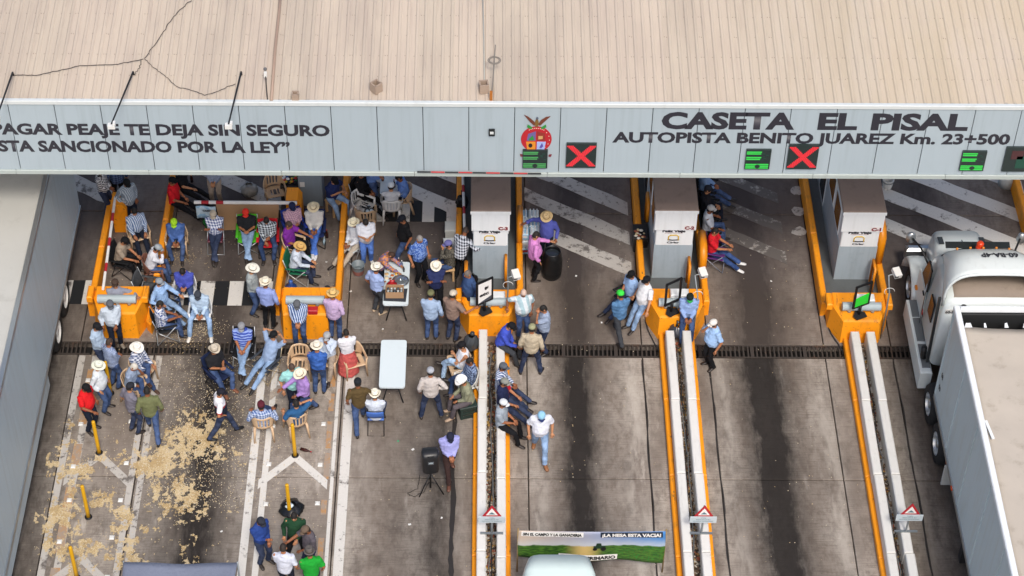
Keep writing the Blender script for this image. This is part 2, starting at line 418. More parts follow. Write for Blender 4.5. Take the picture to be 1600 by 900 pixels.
MB().box(((xa+xb)/2, YF+.06, (zP0+zP1)/2), (xb-xa, .04, zP1-zP0)).build('backing', SEAM, CAN)
m = MB(); m.bbox((xa, YF-.03, zP1+.002), (xb, YF+.07, zT+.0), .01); m.build('cap_flashing', TRIM, CAN)
k = 0; x = xa
while x < xb:
    m = MB(); m.bbox((x+.004, YF-.03, zB), (min(x+2.9, xb)-.004, YF+.1, zP0-.004), .01); m.build('drip_edge', DRIP, CAN); x += 2.9
SL = math.tan(rad(6)); RY0 = YF+.072; RZ0 = zT-.03
def roofz(y): return RZ0 + (y-RY0)*SL
def RF(px, py, h=0.):                            # point on the roof (h above it)
    d = _ray(px, py); n = Vector((0, -SL, 1)); p0 = Vector((0, RY0, RZ0+h))
    return CAM + d*((p0-CAM).dot(n)/d.dot(n))
def roof_mat():
    t = NT('ribbed_sheet_beige'); p = t.pos()
    n = t.noise(t.scale(p, 1.2, .25, .25), 1.2, 5, .6); s_ = t.noise(t.scale(p, 14, .6, 1), 1, 3); f = t.noise(p, 25, 3)
    sp = t.n('ShaderNodeSeparateXYZ'); t.t.links.new(p, sp.inputs[0])
    k = t.mix(t.ramp(n, .35, .7), lin('bbae9c'), lin('ada091'))
    k = t.mix(t.math('MULTIPLY', t.ramp(s_, .5, .8), .4), k, lin('94837a'))
    k = t.mix(t.math('MULTIPLY', t.ramp(f, .6, .8), .2), k, lin('8b7a6f'))
    info = t.n('ShaderNodeObjectInfo').outputs['Random']
    k = t.mix(t.math('MULTIPLY', info, .28), k, lin('cdbbab'))
    warm = t.math('MULTIPLY', t.ramp(sp.outputs[0], 2., 11.), t.ramp(n, .3, .6))
    k = t.mix(t.math('MULTIPLY', warm, .3), k, lin('c9b893'))
    return t.set(k, .5, 0, .4)
ROOFM = roof_mat(); SCREW = plain('roof_screw', '93867a', .6)
SW = .772; RL = 6.9
m = MB(); prof = []
pit = SW/4
for i in range(4):
    b = i*pit
    prof += [(b, 0), (b+pit-.09, 0), (b+pit-.065, .024), (b+pit-.028, .024)]
prof.append((SW, 0))
n = len(prof)
vs = [(x, 0, z) for x, z in prof] + [(x, RL, z+RL*SL) for x, z in prof]
m.add(vs, [(i, i+1, n+i+1, n+i) for i in range(n-1)])
yy = .72
while yy < RL:
    for i in [z_ for z_ in range(4) if random.random() < .8]:
        for q in ((0,) if i % 4 else (0, .05)):
            m.box((i*pit+pit-.10-q+random.uniform(-.012, .012), yy+random.uniform(-.015, .015), yy*SL+.005), (.015, .016, .01), 0, 1)
    yy += .62
sheet = m.mesh('roof_sheet', [ROOFM, SCREW])
X = xa; k = 0
while X < xb-.1:
    o = link('roof_sheet', sheet, CAN); o.location = (X, RY0, RZ0 + .004*(k % 2)); X += SW-.012; k += 1
MB().box(((xa+xb)/2, RY0+RL/2, zB+.5), (xb-xa, RL, .06)).build('soffit', paint('soffit_white', 'e0e2de', .7), CAN)
MB().box(((xa+xb)/2, RY0+RL+.05, (zB+roofz(RY0+RL))/2+.2), (xb-xa, .06, roofz(RY0+RL)-zB)).build('rear_fascia', FASCIA, CAN)
for x in (-13.2, -4.25, 4.65, 13.6):
    MB().lathe([(.22, 0), (.22, .4), (.16, .42), (.16, zB+.48)], (x, 5.9 if abs(x) > 10 else 6.35, 0)).build('column', TRIM, CAN, True)

def wall_text(body, x0, x1, y0, y1, bold=.03, mat=LETTER, y=YF, parent=CAN, name='lettering', off=.004):
    a = FY(x0, (y0+y1)/2, y); b = FY(x1, (y0+y1)/2, y); t0 = FY((x0+x1)/2, y0, y); t1 = FY((x0+x1)/2, y1, y)
    me = text_mesh(body, b.x-a.x, t0.z-t1.z, bold); me.materials.append(mat)
    o = link(name, me, parent); pl = parent.matrix_world.translation if False else Vector(parent.location)
    o.location = Vector(((a.x+b.x)/2, y-off, t1.z)) - pl; return o
wall_text('PAGAR PEAJE TE DEJA SIN SEGURO', -13, 515, 192, 210.5, .042)
wall_text('ESTA SANCIONADO POR LA LEY”', -17, 453, 218.5, 237, .042)
wall_text('CASETA', 1034, 1243, 172.5, 200.5, .046)
wall_text('EL', 1279, 1341, 173.5, 201.5, .046)
wall_text('PISAL', 1362.5, 1514.5, 174.5, 202.5, .046)
wall_text('AUTOPISTA BENITO JUAREZ Km. 23+500', 957, 1579, 206, 223.5, .040)

def fas(px, py): return FY(px, py, YF-.0)
LEDG = plain('led_green', '35c24a', .5, 0, .2); LEDR = plain('led_red', 'd8303a', .5, 0, .15); LEDD = plain('led_dark_red', '4a2a2c', .5); LEDW = plain('led_dim_green', '1d4a3c', .5)
def led_board(cx, cy, w_, h_, kind, label):
    c = fas(cx, cy); t_ = empty('led_board', (c.x, YF-.05, c.z), 0, label, 'led sign', 'lane signal boards on the canopy front')
    s = .0138; W, H = w_*s, h_*s/.72
    MB().box((0, .02, 0), (W, .055, H)).build('housing', LEDBOX, t_)
    if kind == 'x':
        for a in (1, -1):
            m = MB(); n = 17
            for i in range(n):
                q = (i/(n-1)-.5)
                for r in (-1.5, -.5, .5, 1.5): m.box((q*W*.74+r*.036, -.010-.002*(a > 0), a*q*H*.8), (.03, .008, .036))
            m.build('led_cross', LEDR, t_)
    elif kind in ('bars', 'dim'):
        rows = [(.40, -.48, .12, 0), (.31, -.48, .10, 0), (.12, -.48, .12, 0), (.03, -.48, .08, 0), (-.24, -.48, .44, 1), (-.33, -.48, .44, 1), (-.42, -.48, .44, 1)]
        for z, a, b, full in rows:
            m = MB(); m.box(((a+b)/2*W, -.011, z*H), ((b-a)*W, .006, H*.055)); m.build('led_bar', LEDG if kind == 'bars' else plain('led_faint_green', '4a9a58', .5), t_)
        MB().lathe([(.055, -.004), (.055, .004)], (0, 0, 0), 14).build('led_disc', LEDBOX, t_).matrix_local = Matrix.Translation((0, -.017, -.33*H)) @ Matrix.Rotation(rad(90), 4, 'X')
        for q in range(5): MB().box((.22*W+random.uniform(-.1, .18)*W, -.011, (.05+.08*q)*H-.03), (.1*W, .006, .012)).build('led_bar', LEDW, t_)
    else:
        MB().box((-.1*W, -.011, .2*H), (W*.4, .006, H*.35)).build('led_bar', LEDD, t_); MB().box((.15*W, -.011, -.1*H), (W*.5, .006, H*.5)).build('led_bar', LEDW, t_)
    return t_
led_board(836, 246.5, 39, 27, 'dim', 'dim green led board overlapping the red coat of arms')
led_board(908, 241, 47, 36, 'x', 'red cross led board nearest the coat of arms')
led_board(1184, 247, 39, 29, 'bars', 'bright green led board below the middle of the big lettering')
led_board(1254, 243, 47, 36, 'x', 'red cross led board beside the middle green board')
led_board(1520, 249.5, 38, 29, 'bars', 'bright green led board near the right end of the front')
led_board(1592, 247, 47, 36, 'off', 'unlit dark led board at the right edge')
# coat of arms
cr = fas(838, 217); AR = empty('coat_of_arms', (cr.x, YF-.012, cr.z), 0, 'red oval coat of arms with eagle on the canopy front', 'emblem')
S_ = .0138
def flat(name, pts, mat, d):                      # pts in photograph pixels about the emblem centre, drawn as thin plates
    return MB().prism([(x*S_, -y*S_/.72) for x, y in pts], -d, -d+.006).build(name, mat, AR)
el = lambda cx, cy, a, b, n=26: [(cx+a*math.cos(2*math.pi*i/n), cy+b*math.sin(2*math.pi*i/n)) for i in range(n)]
ARMR = plain('arms_red', 'b3222c', .5); flat('shield', el(0, 0, 24, 19), ARMR, .002)
flat('quarter', [(-13, -8), (-1, -12), (-1, 2), (-15, 2)], plain('arms_violet', '6a5f92', .5), .006)
flat('quarter', [(1, -12), (13, -9), (14, 2), (1, 2)], plain('arms_dark_red', '8e2f28', .5), .006)
flat('quarter', [(-16, 3.5), (-1, 3.5), (-1, 15), (-14, 15)], plain('arms_orange', 'd88a2c', .5), .006)
flat('quarter', [(1, 3.5), (15, 3.5), (13, 15), (1, 15)], plain('arms_lilac', '9fb0e0', .5), .006)
flat('charge', [(-12, 0), (-6, -6), (-3, 1), (-11, 1.6)], plain('arms_green', '2f8a3c', .5), .010)
flat('charge', [(3, -5), (10, -5), (10, -1), (3, 0)], plain('arms_tan', 'c9a066', .5), .010)
flat('charge', el(-9, 9, 3.2, 3.2, 10), plain('arms_black', '2a2026', .5), .010)
flat('charge', [(5, 12), (9, 5), (11, 10), (8, 13)], plain('arms_plum', '5c4f9e', .5), .010)
EAG = plain('arms_eagle', '6e3a2a', .5)
flat('wing', [(-20, -36), (-13, -33), (-5, -27), (-1, -22), (-4, -20), (-11, -26)], EAG, .006)
flat('wing', [(21, -34), (14, -33), (6, -28), (2, -22), (5, -20), (13, -27)], EAG, .006)
flat('eagle_body', el(0, -24, 3, 6, 12), plain('arms_eagle_body', '7a5a2c', .5), .010)
flat('eagle_head', el(.5, -31, 2, 2, 8), plain('arms_grey', '5a6070', .5), .010)
for s in (-1, 1): flat('laurel', [(s*6, -17), (s*14, -22), (s*15, -18), (s*9, -15)][::s], plain('arms_green', '2f8a3c', .5), .007)
for i in range(9):
    a = rad(-122+i*8); flat('letter_mark', el(21.5*math.cos(a), 16.3*math.sin(a), .8, .6, 6), plain('arms_cream', 'e4d9c4', .5), .006)
for i in range(7):
    a = rad(-40+i*22); flat('star', el(20.5*math.cos(a), 15.5*math.sin(a), .7, .6, 6), plain('arms_cream', 'e4d9c4', .5), .006)
for s in (-1, 1): flat('ribbon', [(s*20, 23), (s*25, 22), (s*24, 26), (s*20, 26)][::s], plain('arms_maroon', '7a2f3c', .5), .005)
c = fas(768.5, 205.5); o = empty('wall_camera', (c.x, YF-.03, c.z), 0, 'small square black camera unit on a plain grey panel', 'camera')
MB().box((0, 0, 0), (.13, .05, .17)).build('housing', plain('camera_black', '15181a', .4), o); MB().box((0, -.03, .01), (.08, .02, .06)).build('lens_hood', TRIM, o)

a, b = FY(652, 268.5, YF-.07), FY(846, 271.5, YF-.07); o = empty('marker_rod', a, 0, 'thin red and black striped rod under the canopy lettering', 'rod')
for i in range(9): MB().tube([(b-a)*(i/9), (b-a)*((i+.98)/9)], .018, 6).build('stripe', plain('rod_red', 'b02a2c', .5) if i % 2 else plain('rod_black', '1c1c1e', .5), o)
# ------------------------------------------------------------------ things on the roof
BLACKM = plain('black_metal', '1d1d1f', .45, .3); STEEL = plain('galvanised_steel', '9aa0a3', .4, .7); GREYP = plain('grey_plastic', '8f979b', .5)
WHITEP = plain('white_plastic', 'dcdcd8', .45)
for i, (b, tpx, lab) in enumerate((((21, 118), (-6, 186), 'roof lamp arm cut by the left edge'), ((209, 117), (174, 194), 'roof lamp on a black arm in front of the word PEAJE'), ((377.5, 117), (357, 194), 'roof lamp on a black arm in front of the word SIN'))):
    p = RF(*b); tip = FY(tpx[0], tpx[1], YF-1.15)
    o = empty('roof_lamp', p, 0, lab, 'lamp', 'flood lamps reaching over the canopy edge')
    MB().tube([(0, 0, .0), (0, -.02, .10), tip-p], [.02, .022, .018], 8).build('arm', BLACKM, o)
    m = MB(); q = tip-p; m.box(q+Vector((0, 0, -.05)), (.15, .11, .09)); m.box(q+Vector((.06, 0, .03)), (.05, .09, .05)); m.build('lamp_head', WHITEP, o)
    MB().box(q+Vector((0, .0, -.1)), (.12, .08, .02)).build('lens', glass('lamp_glass', 'b8c0c4'), o)
CABM = plain('cable_black', '3a322c', .7)
def polycable(name, pts, r, lab, mat=CABM, wob=.02):
    P_ = [Vector(p) for p in pts]; out = []
    for i in range(len(P_)-1):
        for k in range(5):
            q = P_[i].lerp(P_[i+1], k/5); out.append(q + Vector((random.uniform(-wob, wob), random.uniform(-wob, wob), 0)))
    out.append(P_[-1]); o = empty(name, (0, 0, 0), 0, lab, 'cable') if False else None
    c = P_[0]; ob = MB().tube([q-c for q in out], r, 5).build(name, mat); ob.location = c; return tag(ob, lab, 'cable')
rc = lambda l: [RF(x, y, .045) for x, y in l]
polycable('roof_cable', rc([(23, 118), (55, 117), (90, 111), (125, 103), (185, 100), (224, 92)]), .008, 'thin black cable running left across the beige roof')
polycable('roof_cable', rc([(300, 0), (285, 12), (268, 30), (255, 50), (240, 72), (226, 91)]), .008, 'thin black cable climbing diagonally up the beige roof')
polycable('roof_cable', rc([(226, 92), (236, 102), (250, 113), (262, 122), (278, 136), (300, 141), (320, 149), (340, 142), (368, 131)]), .007, 'sagging black cable curling right on the beige roof')
polycable('roof_cable', rc([(221, 94), (218, 106), (210, 117)]), .007, 'short cable stub joining the middle lamp arm')
def pipe(pts, r, name, lab, mat, cat='pipe'):
    c = Vector(pts[0]); ob = MB().tube([Vector(p)-c for p in pts], r, 8).build(name, mat, None, True); ob.location = c; return tag(ob, lab, cat)
pipe(rc([(440, -30), (436, 20), (430, 75), (424, 157)]), .035, 'roof_conduit', 'brown conduit running straight up the ribbed roof', paint('conduit_brown', '9a8474', .5))
pipe(rc([(754, -20), (756, 60), (757, 140)]), .012, 'roof_conduit', 'thin pale conduit beside the ring antenna', plain('conduit_grey', 'a9aaa2', .5))
p = RF(418, 157); o = empty('roof_sensor', p, 0, 'small white sensor on a bent black post', 'sensor')
q = RF(415, 118, .25)-p
MB().tube([(0, 0, 0), (0, 0, .15), q], .012, 6).build('post', BLACKM, o); MB().box(q+Vector((0, 0, .03)), (.06, .06, .12)).build('housing', WHITEP, o)
m = MB(); m.ell(q+Vector((0, .02, .16)), .04, .04, .04); m.build('lens', plain('sensor_grey', '5f5f60', .4), o)
BRICKB = paint('junction_box_tan', 'a38f7e', .8, .3, .4)
for px, py, s, rz, lab in ((588, 143, .17, .75, 'open tan junction box standing alone on the roof'), (756, 143, .17, .15, 'open tan junction box beside the ring antenna'), (462, 155, .12, 0, 'small tan junction box right at the roof edge')):
    p = RF(px, py); o = empty('junction_box', p, rz, lab, 'box', 'open junction boxes on the roof'); m = MB(); h = s*1.3
    for a in range(4):
        ca, sa = math.cos(a*math.pi/2), math.sin(a*math.pi/2); m.box((ca*s/2, sa*s/2, h/2+.02), (s*1.12 if a % 2 else .03, .03 if a % 2 else s*.94, h))
    m.build('side_wall', BRICKB, o); MB().box((0, 0, .06), (s, s, .02)).build('floor_plate', plain('box_inside', '5b3f22', .7), o)
p = RF(768, 157); o = empty('ring_antenna', p, 0, 'ring shaped antenna on a thin mast at the roof edge', 'antenna')
tp = RF(774, 70, .55)-p; rg = tp*.72
MB().tube([(0, 0, 0), tp], .012, 6).build('mast', plain('mast_grey', '6d6a66', .5, .4), o)
for rr in (.135, .105):
    m = MB(); m.tube([(rg.x+rr*math.cos(a), rg.y+rr*math.sin(a)*.8, rg.z+rr*.1*math.sin(a)) for a in [2*math.pi*i/20 for i in range(21)]], .012, 6); m.build('ring', plain('ring_grey', '7d766e', .5), o)
MB().box((-.01, .02, .1), (.06, .06, .26)).build('mount', plain('mount_orange', 'a8651f', .7), o)

# ------------------------------------------------------------------ toll islands
ORANGE = paint('island_orange', 'f59a0a', .6, .22, .5, '9a6a2c', 0, .2, 4, chips=.85)
FLOORG = paint('island_floor', '5d6264', .85, .4, .4, '3b3734')
PIPEB = paint('bumper_pipe', 'a3b1b6', .5, .2, .2)
BARR = paint('barrier_white', 'd8d6d1', .7, .2, .35, '8b867c', chips=.22, chipc='8d8880')
ISL = {'A': -8.75, 'B': -4.25, 'C': .15, 'D': 4.67, 'E': 9.06}
where = {'A': 'beside the grey trailer', 'B': 'beside the empty tan chair', 'C': 'of booth C-3', 'D': 'of booth C-2', 'E': 'of booth C-1'}
def kerb(x, y0, y1, lab, h=.45, wd=.15, x2=None):
    o = empty('island_kerb', (x, (y0+y1)/2, 0), 0, lab, 'kerb', 'orange island kerbs'); n = max(1, round((y1-y0)/2.2)); d = (y1-y0)/n
    for i in range(n):
        a = -(y1-y0)/2+i*d
        MB().bbox((-wd/2+random.uniform(-.004, .004), a+.004, -.02), (wd/2, a+d-.004, h+random.uniform(-.006, .006)), .025).build('kerb_section', ORANGE, o)
    if x2 is not None: o.rotation_euler = (0, 0, -math.atan2(x2-x, y1-y0)); o.location.x = (x+x2)/2
    return o
kerb(-9.5, .95, 4.9, 'left orange kerb of the island beside the grey trailer')
kerb(-8.02, 1.95, 5.9, 'right orange kerb of the island beside the grey trailer')
kerb(-5.03, 1.0, 8.5, 'left orange kerb of the island next to the green camping chair', x2=-4.7)
kerb(-3.54, 1.0, 8.5, 'orange kerb dividing the bucket lane from the seated men')
kerb(-.62, 2.9, 8.5, 'left orange kerb of booth C-3'); kerb(.9, 1.2, 8.5, 'right orange kerb of booth C-3')
kerb(3.9, 1.1, 8.5, 'left orange kerb of booth C-2'); kerb(5.42, 1.1, 8.5, 'right orange kerb of booth C-2')
kerb(8.29, 1.1, 8.5, 'left orange kerb of booth C-1'); kerb(9.79, 1.1, 3.2, 'short right orange kerb of booth C-1'); kerb(13.75, 3.5, 9, 'orange kerb in the far right corner')
for k_ in 'CDE':
    c = ISL[k_]
    o = tag(MB().bbox((c-.68, 1.0, -.02), (c+.68, 8.6, .15), .02).build('island_floor', FLOORG), 'dark raised island floor around booth C-%d' % {'C': 3, 'D': 2, 'E': 1}[k_], None, None, 'structure')
def nose(k_, yf, top, wf, wb, yb):
    c = ISL[k_]; o = empty('crash_block', (c, yf, 0), 0, 'orange concrete crash block %s with grey bumper pipe' % where[k_], 'crash block', 'orange crash blocks')
    d = yb-yf; m = MB(); b = .06
    lo = [(-wf, 0), (wf, 0), (wb, d*.55), (wb, d), (-wb, d), (-wb, d*.55)]
    up = [(-wf+.02, .08), (wf-.02, .08), (wb-b, d*.55+.03), (wb-b, d-.02), (-wb+b, d-.02), (-wb+b, d*.55+.03)]
    vs = [(x, y, -.02) for x, y in lo] + [(x, y, top-.04 if i > 1 else top*.86) for i, (x, y) in enumerate(up)]
    up2 = [(x*.93, .06+y*.93) for x, y in up]
    vs += [(x, y, top if i > 1 else top*.9) for i, (x, y) in enumerate(up2)]
    n_ = 6
    m.add(vs, [tuple(range(n_))[::-1], tuple(range(12, 18))] + [(r*n_+i, r*n_+(i+1) % n_, (r+1)*n_+(i+1) % n_, (r+1)*n_+i) for r in (0, 1) for i in range(n_)])
    m.build('block', ORANGE, o)
    for s in (-1, 1):                             # cheeks that rise beside the pipe
        MB().bbox((s*wb-.09, d*.45, top-.06), (s*wb+.05, d*.45+.42, top+.12), .03).build('cheek', ORANGE, o)
    py = d*.38
    MB().tube([(-.46, py, top+.13), (.46, py, top+.13)], .105, 16).build('bumper_pipe', PIPEB, o, False)
    for x in (-.28, 0, .28): MB().tube([(x, py-.02, top-.03), (x, py-.02, top+.1)], .05, 10).build('pipe_support', PIPEB, o, True)
    return o
nA = nose('A', .22, .86, .46, .66, 1.15); nose('B', .22, .86, .55, .66, 1.15); nose('C', .35, .72, .5, .72, 1.25); nose('D', .3, .74, .46, .72, 1.3); nose('E', .2, .74, .46, .72, 1.2)
for x, lab in ((-7.98, 'low orange wing joining the block beside the grey trailer'),):
    o = tag(MB().prism([(-7.99, .35), (-7.9, .9), (-7.86, 1.9), (-8.1, 1.9), (-8.12, .5)], -.02, .3, 'z').build('kerb_wing', ORANGE), lab, 'kerb')
GUARD = plain('guard_orange', 'e08a0c', .4)
def hoop(pts, r, lab):
    c = Vector(pts[0]); o = MB().tube([Vector(p)-c for p in pts], r, 10).build('guard_rail', GUARD, None, True); o.location = c; return tag(o, lab, 'guard rail', 'orange guard rails')
hoop([(9.76, 2.55, .3), (9.76, 2.55, 1.25), (9.76, 2.75, 1.42), (9.76, 3.1, 1.42), (9.76, 3.3, 1.25), (9.76, 3.3, .15)], .11, 'fat orange guard rail at the right of booth C-1')
hoop([(5.4, 2.3, .2), (5.4, 2.3, .85), (5.4, 2.5, .98), (5.4, 3.0, .98)], .10, 'fat orange guard rail at the right of booth C-2')
hoop([(.9, 3.2, .2), (.9, 3.2, .95), (.9, 3.35, 1.05), (.9, 3.8, 1.05)], .08, 'fat orange guard rail at the right of booth C-3')
hoop([(.55, 1.9, .15), (.55, 1.9, 1.0), (.55, 2.15, 1.0), (.55, 2.15, .15)], .035, 'thin orange rail at the front corner of booth C-3')
hoop([(5.02, 1.75, .15), (5.02, 1.75, 1.0), (5.02, 2.1, 1.0), (5.02, 2.1, .15)], .035, 'thin orange rail at the front corner of booth C-2')
hoop([(9.52, 1.7, .15), (9.52, 1.7, 1.0), (9.52, 2.05, 1.0), (9.52, 2.05, .15)], .035, 'thin orange rail at the front corner of booth C-1')
hoop([(-.42, 1.6, .1), (-.42, 1.6, .95), (-.42, 1.95, .95), (-.42, 1.95, .1)], .045, 'orange rail behind the white sign board of booth C-3')
hoop([(4.12, 4.3, .2), (4.12, 4.3, 1.1), (4.12, 3.9, 1.1), (4.12, 3.9, .5)], .045, 'tall orange rail at the left of booth C-2')

# concrete barriers in pairs with a trough of rubbish between
rowpos = {'C': (-.0, .42), 'D': (4.46, 4.86), 'E': (8.88, 9.28)}
names = {'C': 'booth C-3', 'D': 'booth C-2', 'E': 'booth C-1'}
ordn = ['first', 'second', 'third', 'fourth', 'fifth']
bar = MB().bbox((-.13, -1.1, -.02), (.13, 1.1, .08), .03).bbox((-.10, -1.098, .06), (.10, 1.098, .50), .02)
barm = bar.mesh('barrier_body', BARR)
for k_ in 'CDE':
    for si, x in enumerate(rowpos[k_]):
        y = .12 - (.18 if (k_ == 'C' and si) else 0)
        for i in range(5):
            o = link('barrier', barm); o.location = (x+random.uniform(-.012, .012)-(.02*i if si == 0 and k_ == 'C' else 0)*.2, y-1.1, 0); o.rotation_euler = (0, 0, random.uniform(-.004, .004)); y -= 2.215
            tag(o, '%s white barrier of the %s row below %s' % (ordn[i], ('left', 'right')[si], names[k_]), 'barrier', 'white concrete barriers')
    c = sum(rowpos[k_])/2
    for s in (-1, 1):
        if k_ == 'E' and s > 0: continue
        kerb(c+s*(.36 if k_ != 'E' else .35), -11, .5, '%s low orange kerb along the barriers of %s' % (('left', 'right')[s > 0], names[k_]), .17, .12)
DEB = [plain('debris_%d' % i, c, .9) for i, c in enumerate(('6b5645', '4a3d33', '93806a', '3a3330', 'b9b2a6', '8a4a34', 'a88648'))]
for k_ in 'CDE':
    c = sum(rowpos[k_])/2; m = MB()
    m.add([(-.12, -11, .02), (.12, -11, .02), (.12, .1, .02), (-.12, .1, .02)], [(0, 1, 2, 3)], 1)
    for i in range(1500):
        x, y, s = random.uniform(-.1, .1), random.uniform(-9, .05), random.uniform(.012, .05); a = random.uniform(0, 6.3); z = random.uniform(.03, .12)
        u = Vector((math.cos(a), math.sin(a), random.uniform(-.4, .4)))*s; v = Vector((-math.sin(a), math.cos(a), random.uniform(-.4, .4)))*s*random.uniform(.3, .8); q = Vector((x, y, z))
        m.add([q-u-v, q+u-v, q+u+v, q-u+v], [(0, 1, 2, 3)], random.choice((0, 0, 0, 1, 1, 2, 2, 3, 4, 5, 6)))
    o = m.build('litter', DEB); o.location = (c, 0, 0); tag(o, 'dry leaves and rubbish in the trough below %s' % names[k_], 'litter', None, 'stuff')
    for j in range(2):
        pts = []; y = -.3 - j*.7
        while y > -9: pts.append((c+random.uniform(-.07, .07), y, .13+random.uniform(-.02, .02))); y -= .8
        polycable('trough_hose', pts, .014, ('black' if j else 'grey')+' hose lying in the trough below %s' % names[k_], plain('hose_%d' % j, ('6f7274', '2a2a2c')[j], .5), .01)

polycable('lane_hose', [G(x, y, .02) for x, y in ((1262, 345), (1268, 375), (1276, 410), (1283, 455), (1287, 490), (1298, 520), (1316, 548))], .02, 'black hose running down the kerb left of booth C-1', plain('hose_1', '2a2a2c', .5), .01)
polycable('lane_hose', [G(x, y, .02) for x, y in ((1008, 500), (1012, 515), (1020, 532), (1030, 548))], .018, 'short black hose beside the block of booth C-2', plain('hose_1', '2a2a2c', .5), .006)
c = G(487, 322); KI = empty('control_kiosk', (c.x, c.y+.25, 0), 0, 'grey control kiosk behind the navy polo man on the median island', 'kiosk')
BGK = paint('kiosk_grey', '7f8b94', .6, .15, .2, '5f656a', rain=.15)
MB().bbox((-.3, -.25, 0), (.3, .35, 1.25), .02).build('cabinet', BGK, KI); MB().bbox((-.34, -.29, 1.253), (.34, .39, 1.31), .02).build('lid', BGK, KI); MB().box((-.2, -.253, .75), (.12, .006, .16)).build('notice', WHITEP, KI)
# ------------------------------------------------------------------ toll booths
BW = paint('booth_white', 'e2e6e8', .5, .12, .18, '8e8f88', rain=.15); BG = paint('booth_grey', '9fadb6', .55, .15, .25, '5f656a', rain=.18, chips=.15); BROOF = paint('booth_roof', '8b7a70', .8, .35, .5, '5d4c42', 0, .3, 3)
MAROON = plain('letter_maroon', '7c1226', .5); YEL = plain('logo_yellow', 'c9a52a', .5)
def booth(k_, num, x0, x1, yf):
    c = (x0+x1)/2; hw = (x1-x0)/2; o = empty('toll_booth', (c, yf, 0), 0, 'white and grey toll booth numbered C-%d' % num, 'toll booth', 'toll booths'); Ln = 3.9
    MB().bbox((-hw, 0, .14), (hw, Ln, 1.28), .01).build('lower_wall', BG, o)
    MB().bbox((-hw+.015, .015, 1.28), (hw-.015, Ln-.01, 2.42), .01).build('upper_wall', BW, o)
    MB().bbox((-hw-.03, -.06, 1.83), (hw+.03, .0, 2.43), .01).build('front_hood', BW, o)
    MB().bbox((-hw-.05, -.08, 2.434), (hw+.05, Ln+.1, 2.5), .02).build('roof', BROOF, o)
    MB().bbox((-hw-.055, -.09, 2.40), (hw+.055, -.082, 2.49), .003).build('roof_edge', BW, o)
    MB().bbox((-hw+.03, -.014, 1.29), (hw-.05, .012, 1.815), .004).build('sign_panel', BW, o)
    for s in (-1, 1):
        for (a, b, z0, z1) in ((.35, 1.15, 1.35, 2.2), (1.35, 2.2, 1.35, 2.2), (2.5, 3.3, .3, 2.2)):
            wn = MB().bbox((s*hw-.012, a, z0), (s*hw+.012, b, z1), .004).build('window', BW, o)
            MB().bbox((s*hw-.016, a+.06, z0+.06), (s*hw+.016, b-.06, z1-.06), .002).build('pane', glass(), wn)
    def tx(body, x, z, w_, h_, mat, bold, y):
        me = text_mesh(body, w_, h_, bold); me.materials.append(mat); q = link('lettering', me, o); q.location = (x, y, z)
    MB().bbox((hw-.26, -.066, 1.85), (hw-.0, -.062, 2.0), .001).build('number_plate', plain('plate_white', 'e6e2e0', .5), o)
    tx('C-%d' % num, hw-.13, 1.87, .235, .115, MAROON, .07, -.070)
    tx('Feliz Viaje', -.02, 1.725, hw*1.2, .085, LETTER, .07, -.017)
    tx('autopista benito juarez', -.02, 1.685, hw*.95, .028, MAROON, .02, -.017)
    tx('Cirlar', -.02, 1.35, .3, .065, LETTER, .05, -.017)
    m = MB()
    pts = [(-.14, 1.46), (-.14, 1.58), (-.09, 1.625), (.05, 1.625), (.10, 1.58), (.10, 1.46)]
    m.tube([(x-.0, -.018, z) for x, z in pts], .016, 6); m.build('logo_arch', YEL, o)
    MB().prism([(-.16, 1.465), (-.05, 1.45), (.12, 1.46), (.12, 1.485), (-.04, 1.475), (-.16, 1.49)], -.03, -.018).build('logo_road', LETTER, o)
    return o
booth('C', 3, -.26, .60, 2.18); booth('D', 2, 4.16, 5.10, 2.24); booth('E', 1, 8.66, 9.6, 2.22)
# ------------------------------------------------------------------ trucks
TW = paint('truck_white', 'd8dfde', .3, .1, .22, '8f8d84', chips=.10, chipc='77736a'); TRG = paint('trailer_grey', 'b0bec5', .45, .15, .22, '8d8a7c', 0, .05, 1.2, rain=.22); TRW = paint('trailer_pale', 'bccace', .45, .15, .3, 'a29a80', 0, .05, 1.2, rain=.3); RUB = plain('tyre_rubber', '1a1a1b', .85); ALU = plain('aluminium', 'b9bdbf', .3, .85); DARKM = plain('dark_frame', '2a2b2d', .6, .3)
TREAD = paint('step_plate', '6d7274', .5, .4, .3); CREAMT = paint('trailer_tarp', 'b9afa2', .75, .35, .6, '8a7f70', 0, .5, 1.6); GALV = paint('trailer_roof', 'bfbeb7', .5, .3, .35, '8a857c', .1, .1, 1.2)
def wheel(parent, c, r=.5, wd=.28, side=-1, rimc=ALU):
    o = link('wheel', None, parent); o.location = c
    R = Matrix.Rotation(rad(90), 4, 'Y')
    t_ = MB().lathe([(r*.56, -wd/2), (r*.9, -wd/2), (r*.99, -wd*.38), (r, -wd*.2), (r, wd*.2), (r*.99, wd*.38), (r*.9, wd/2), (r*.56, wd/2)], n=28, cap=False).build('tyre', RUB, o, True); t_.matrix_local = R
    m = MB().lathe([(r*.58, -wd*.5), (r*.55, -wd*.3), (r*.5, -wd*.12), (r*.22, -wd*.16), (r*.2, -wd*.45), (.001, -wd*.47)], n=24, cap=False)
    for i in range(10):
        a = 2*math.pi*i/10; m.ell((r*.34*math.cos(a), r*.34*math.sin(a), -wd*.2), .02, .02, .03, None, 6, 3)
    q = m.build('rim', rimc, o, True); q.matrix_local = R if side < 0 else Matrix.Rotation(rad(-90), 4, 'Y')
    return o
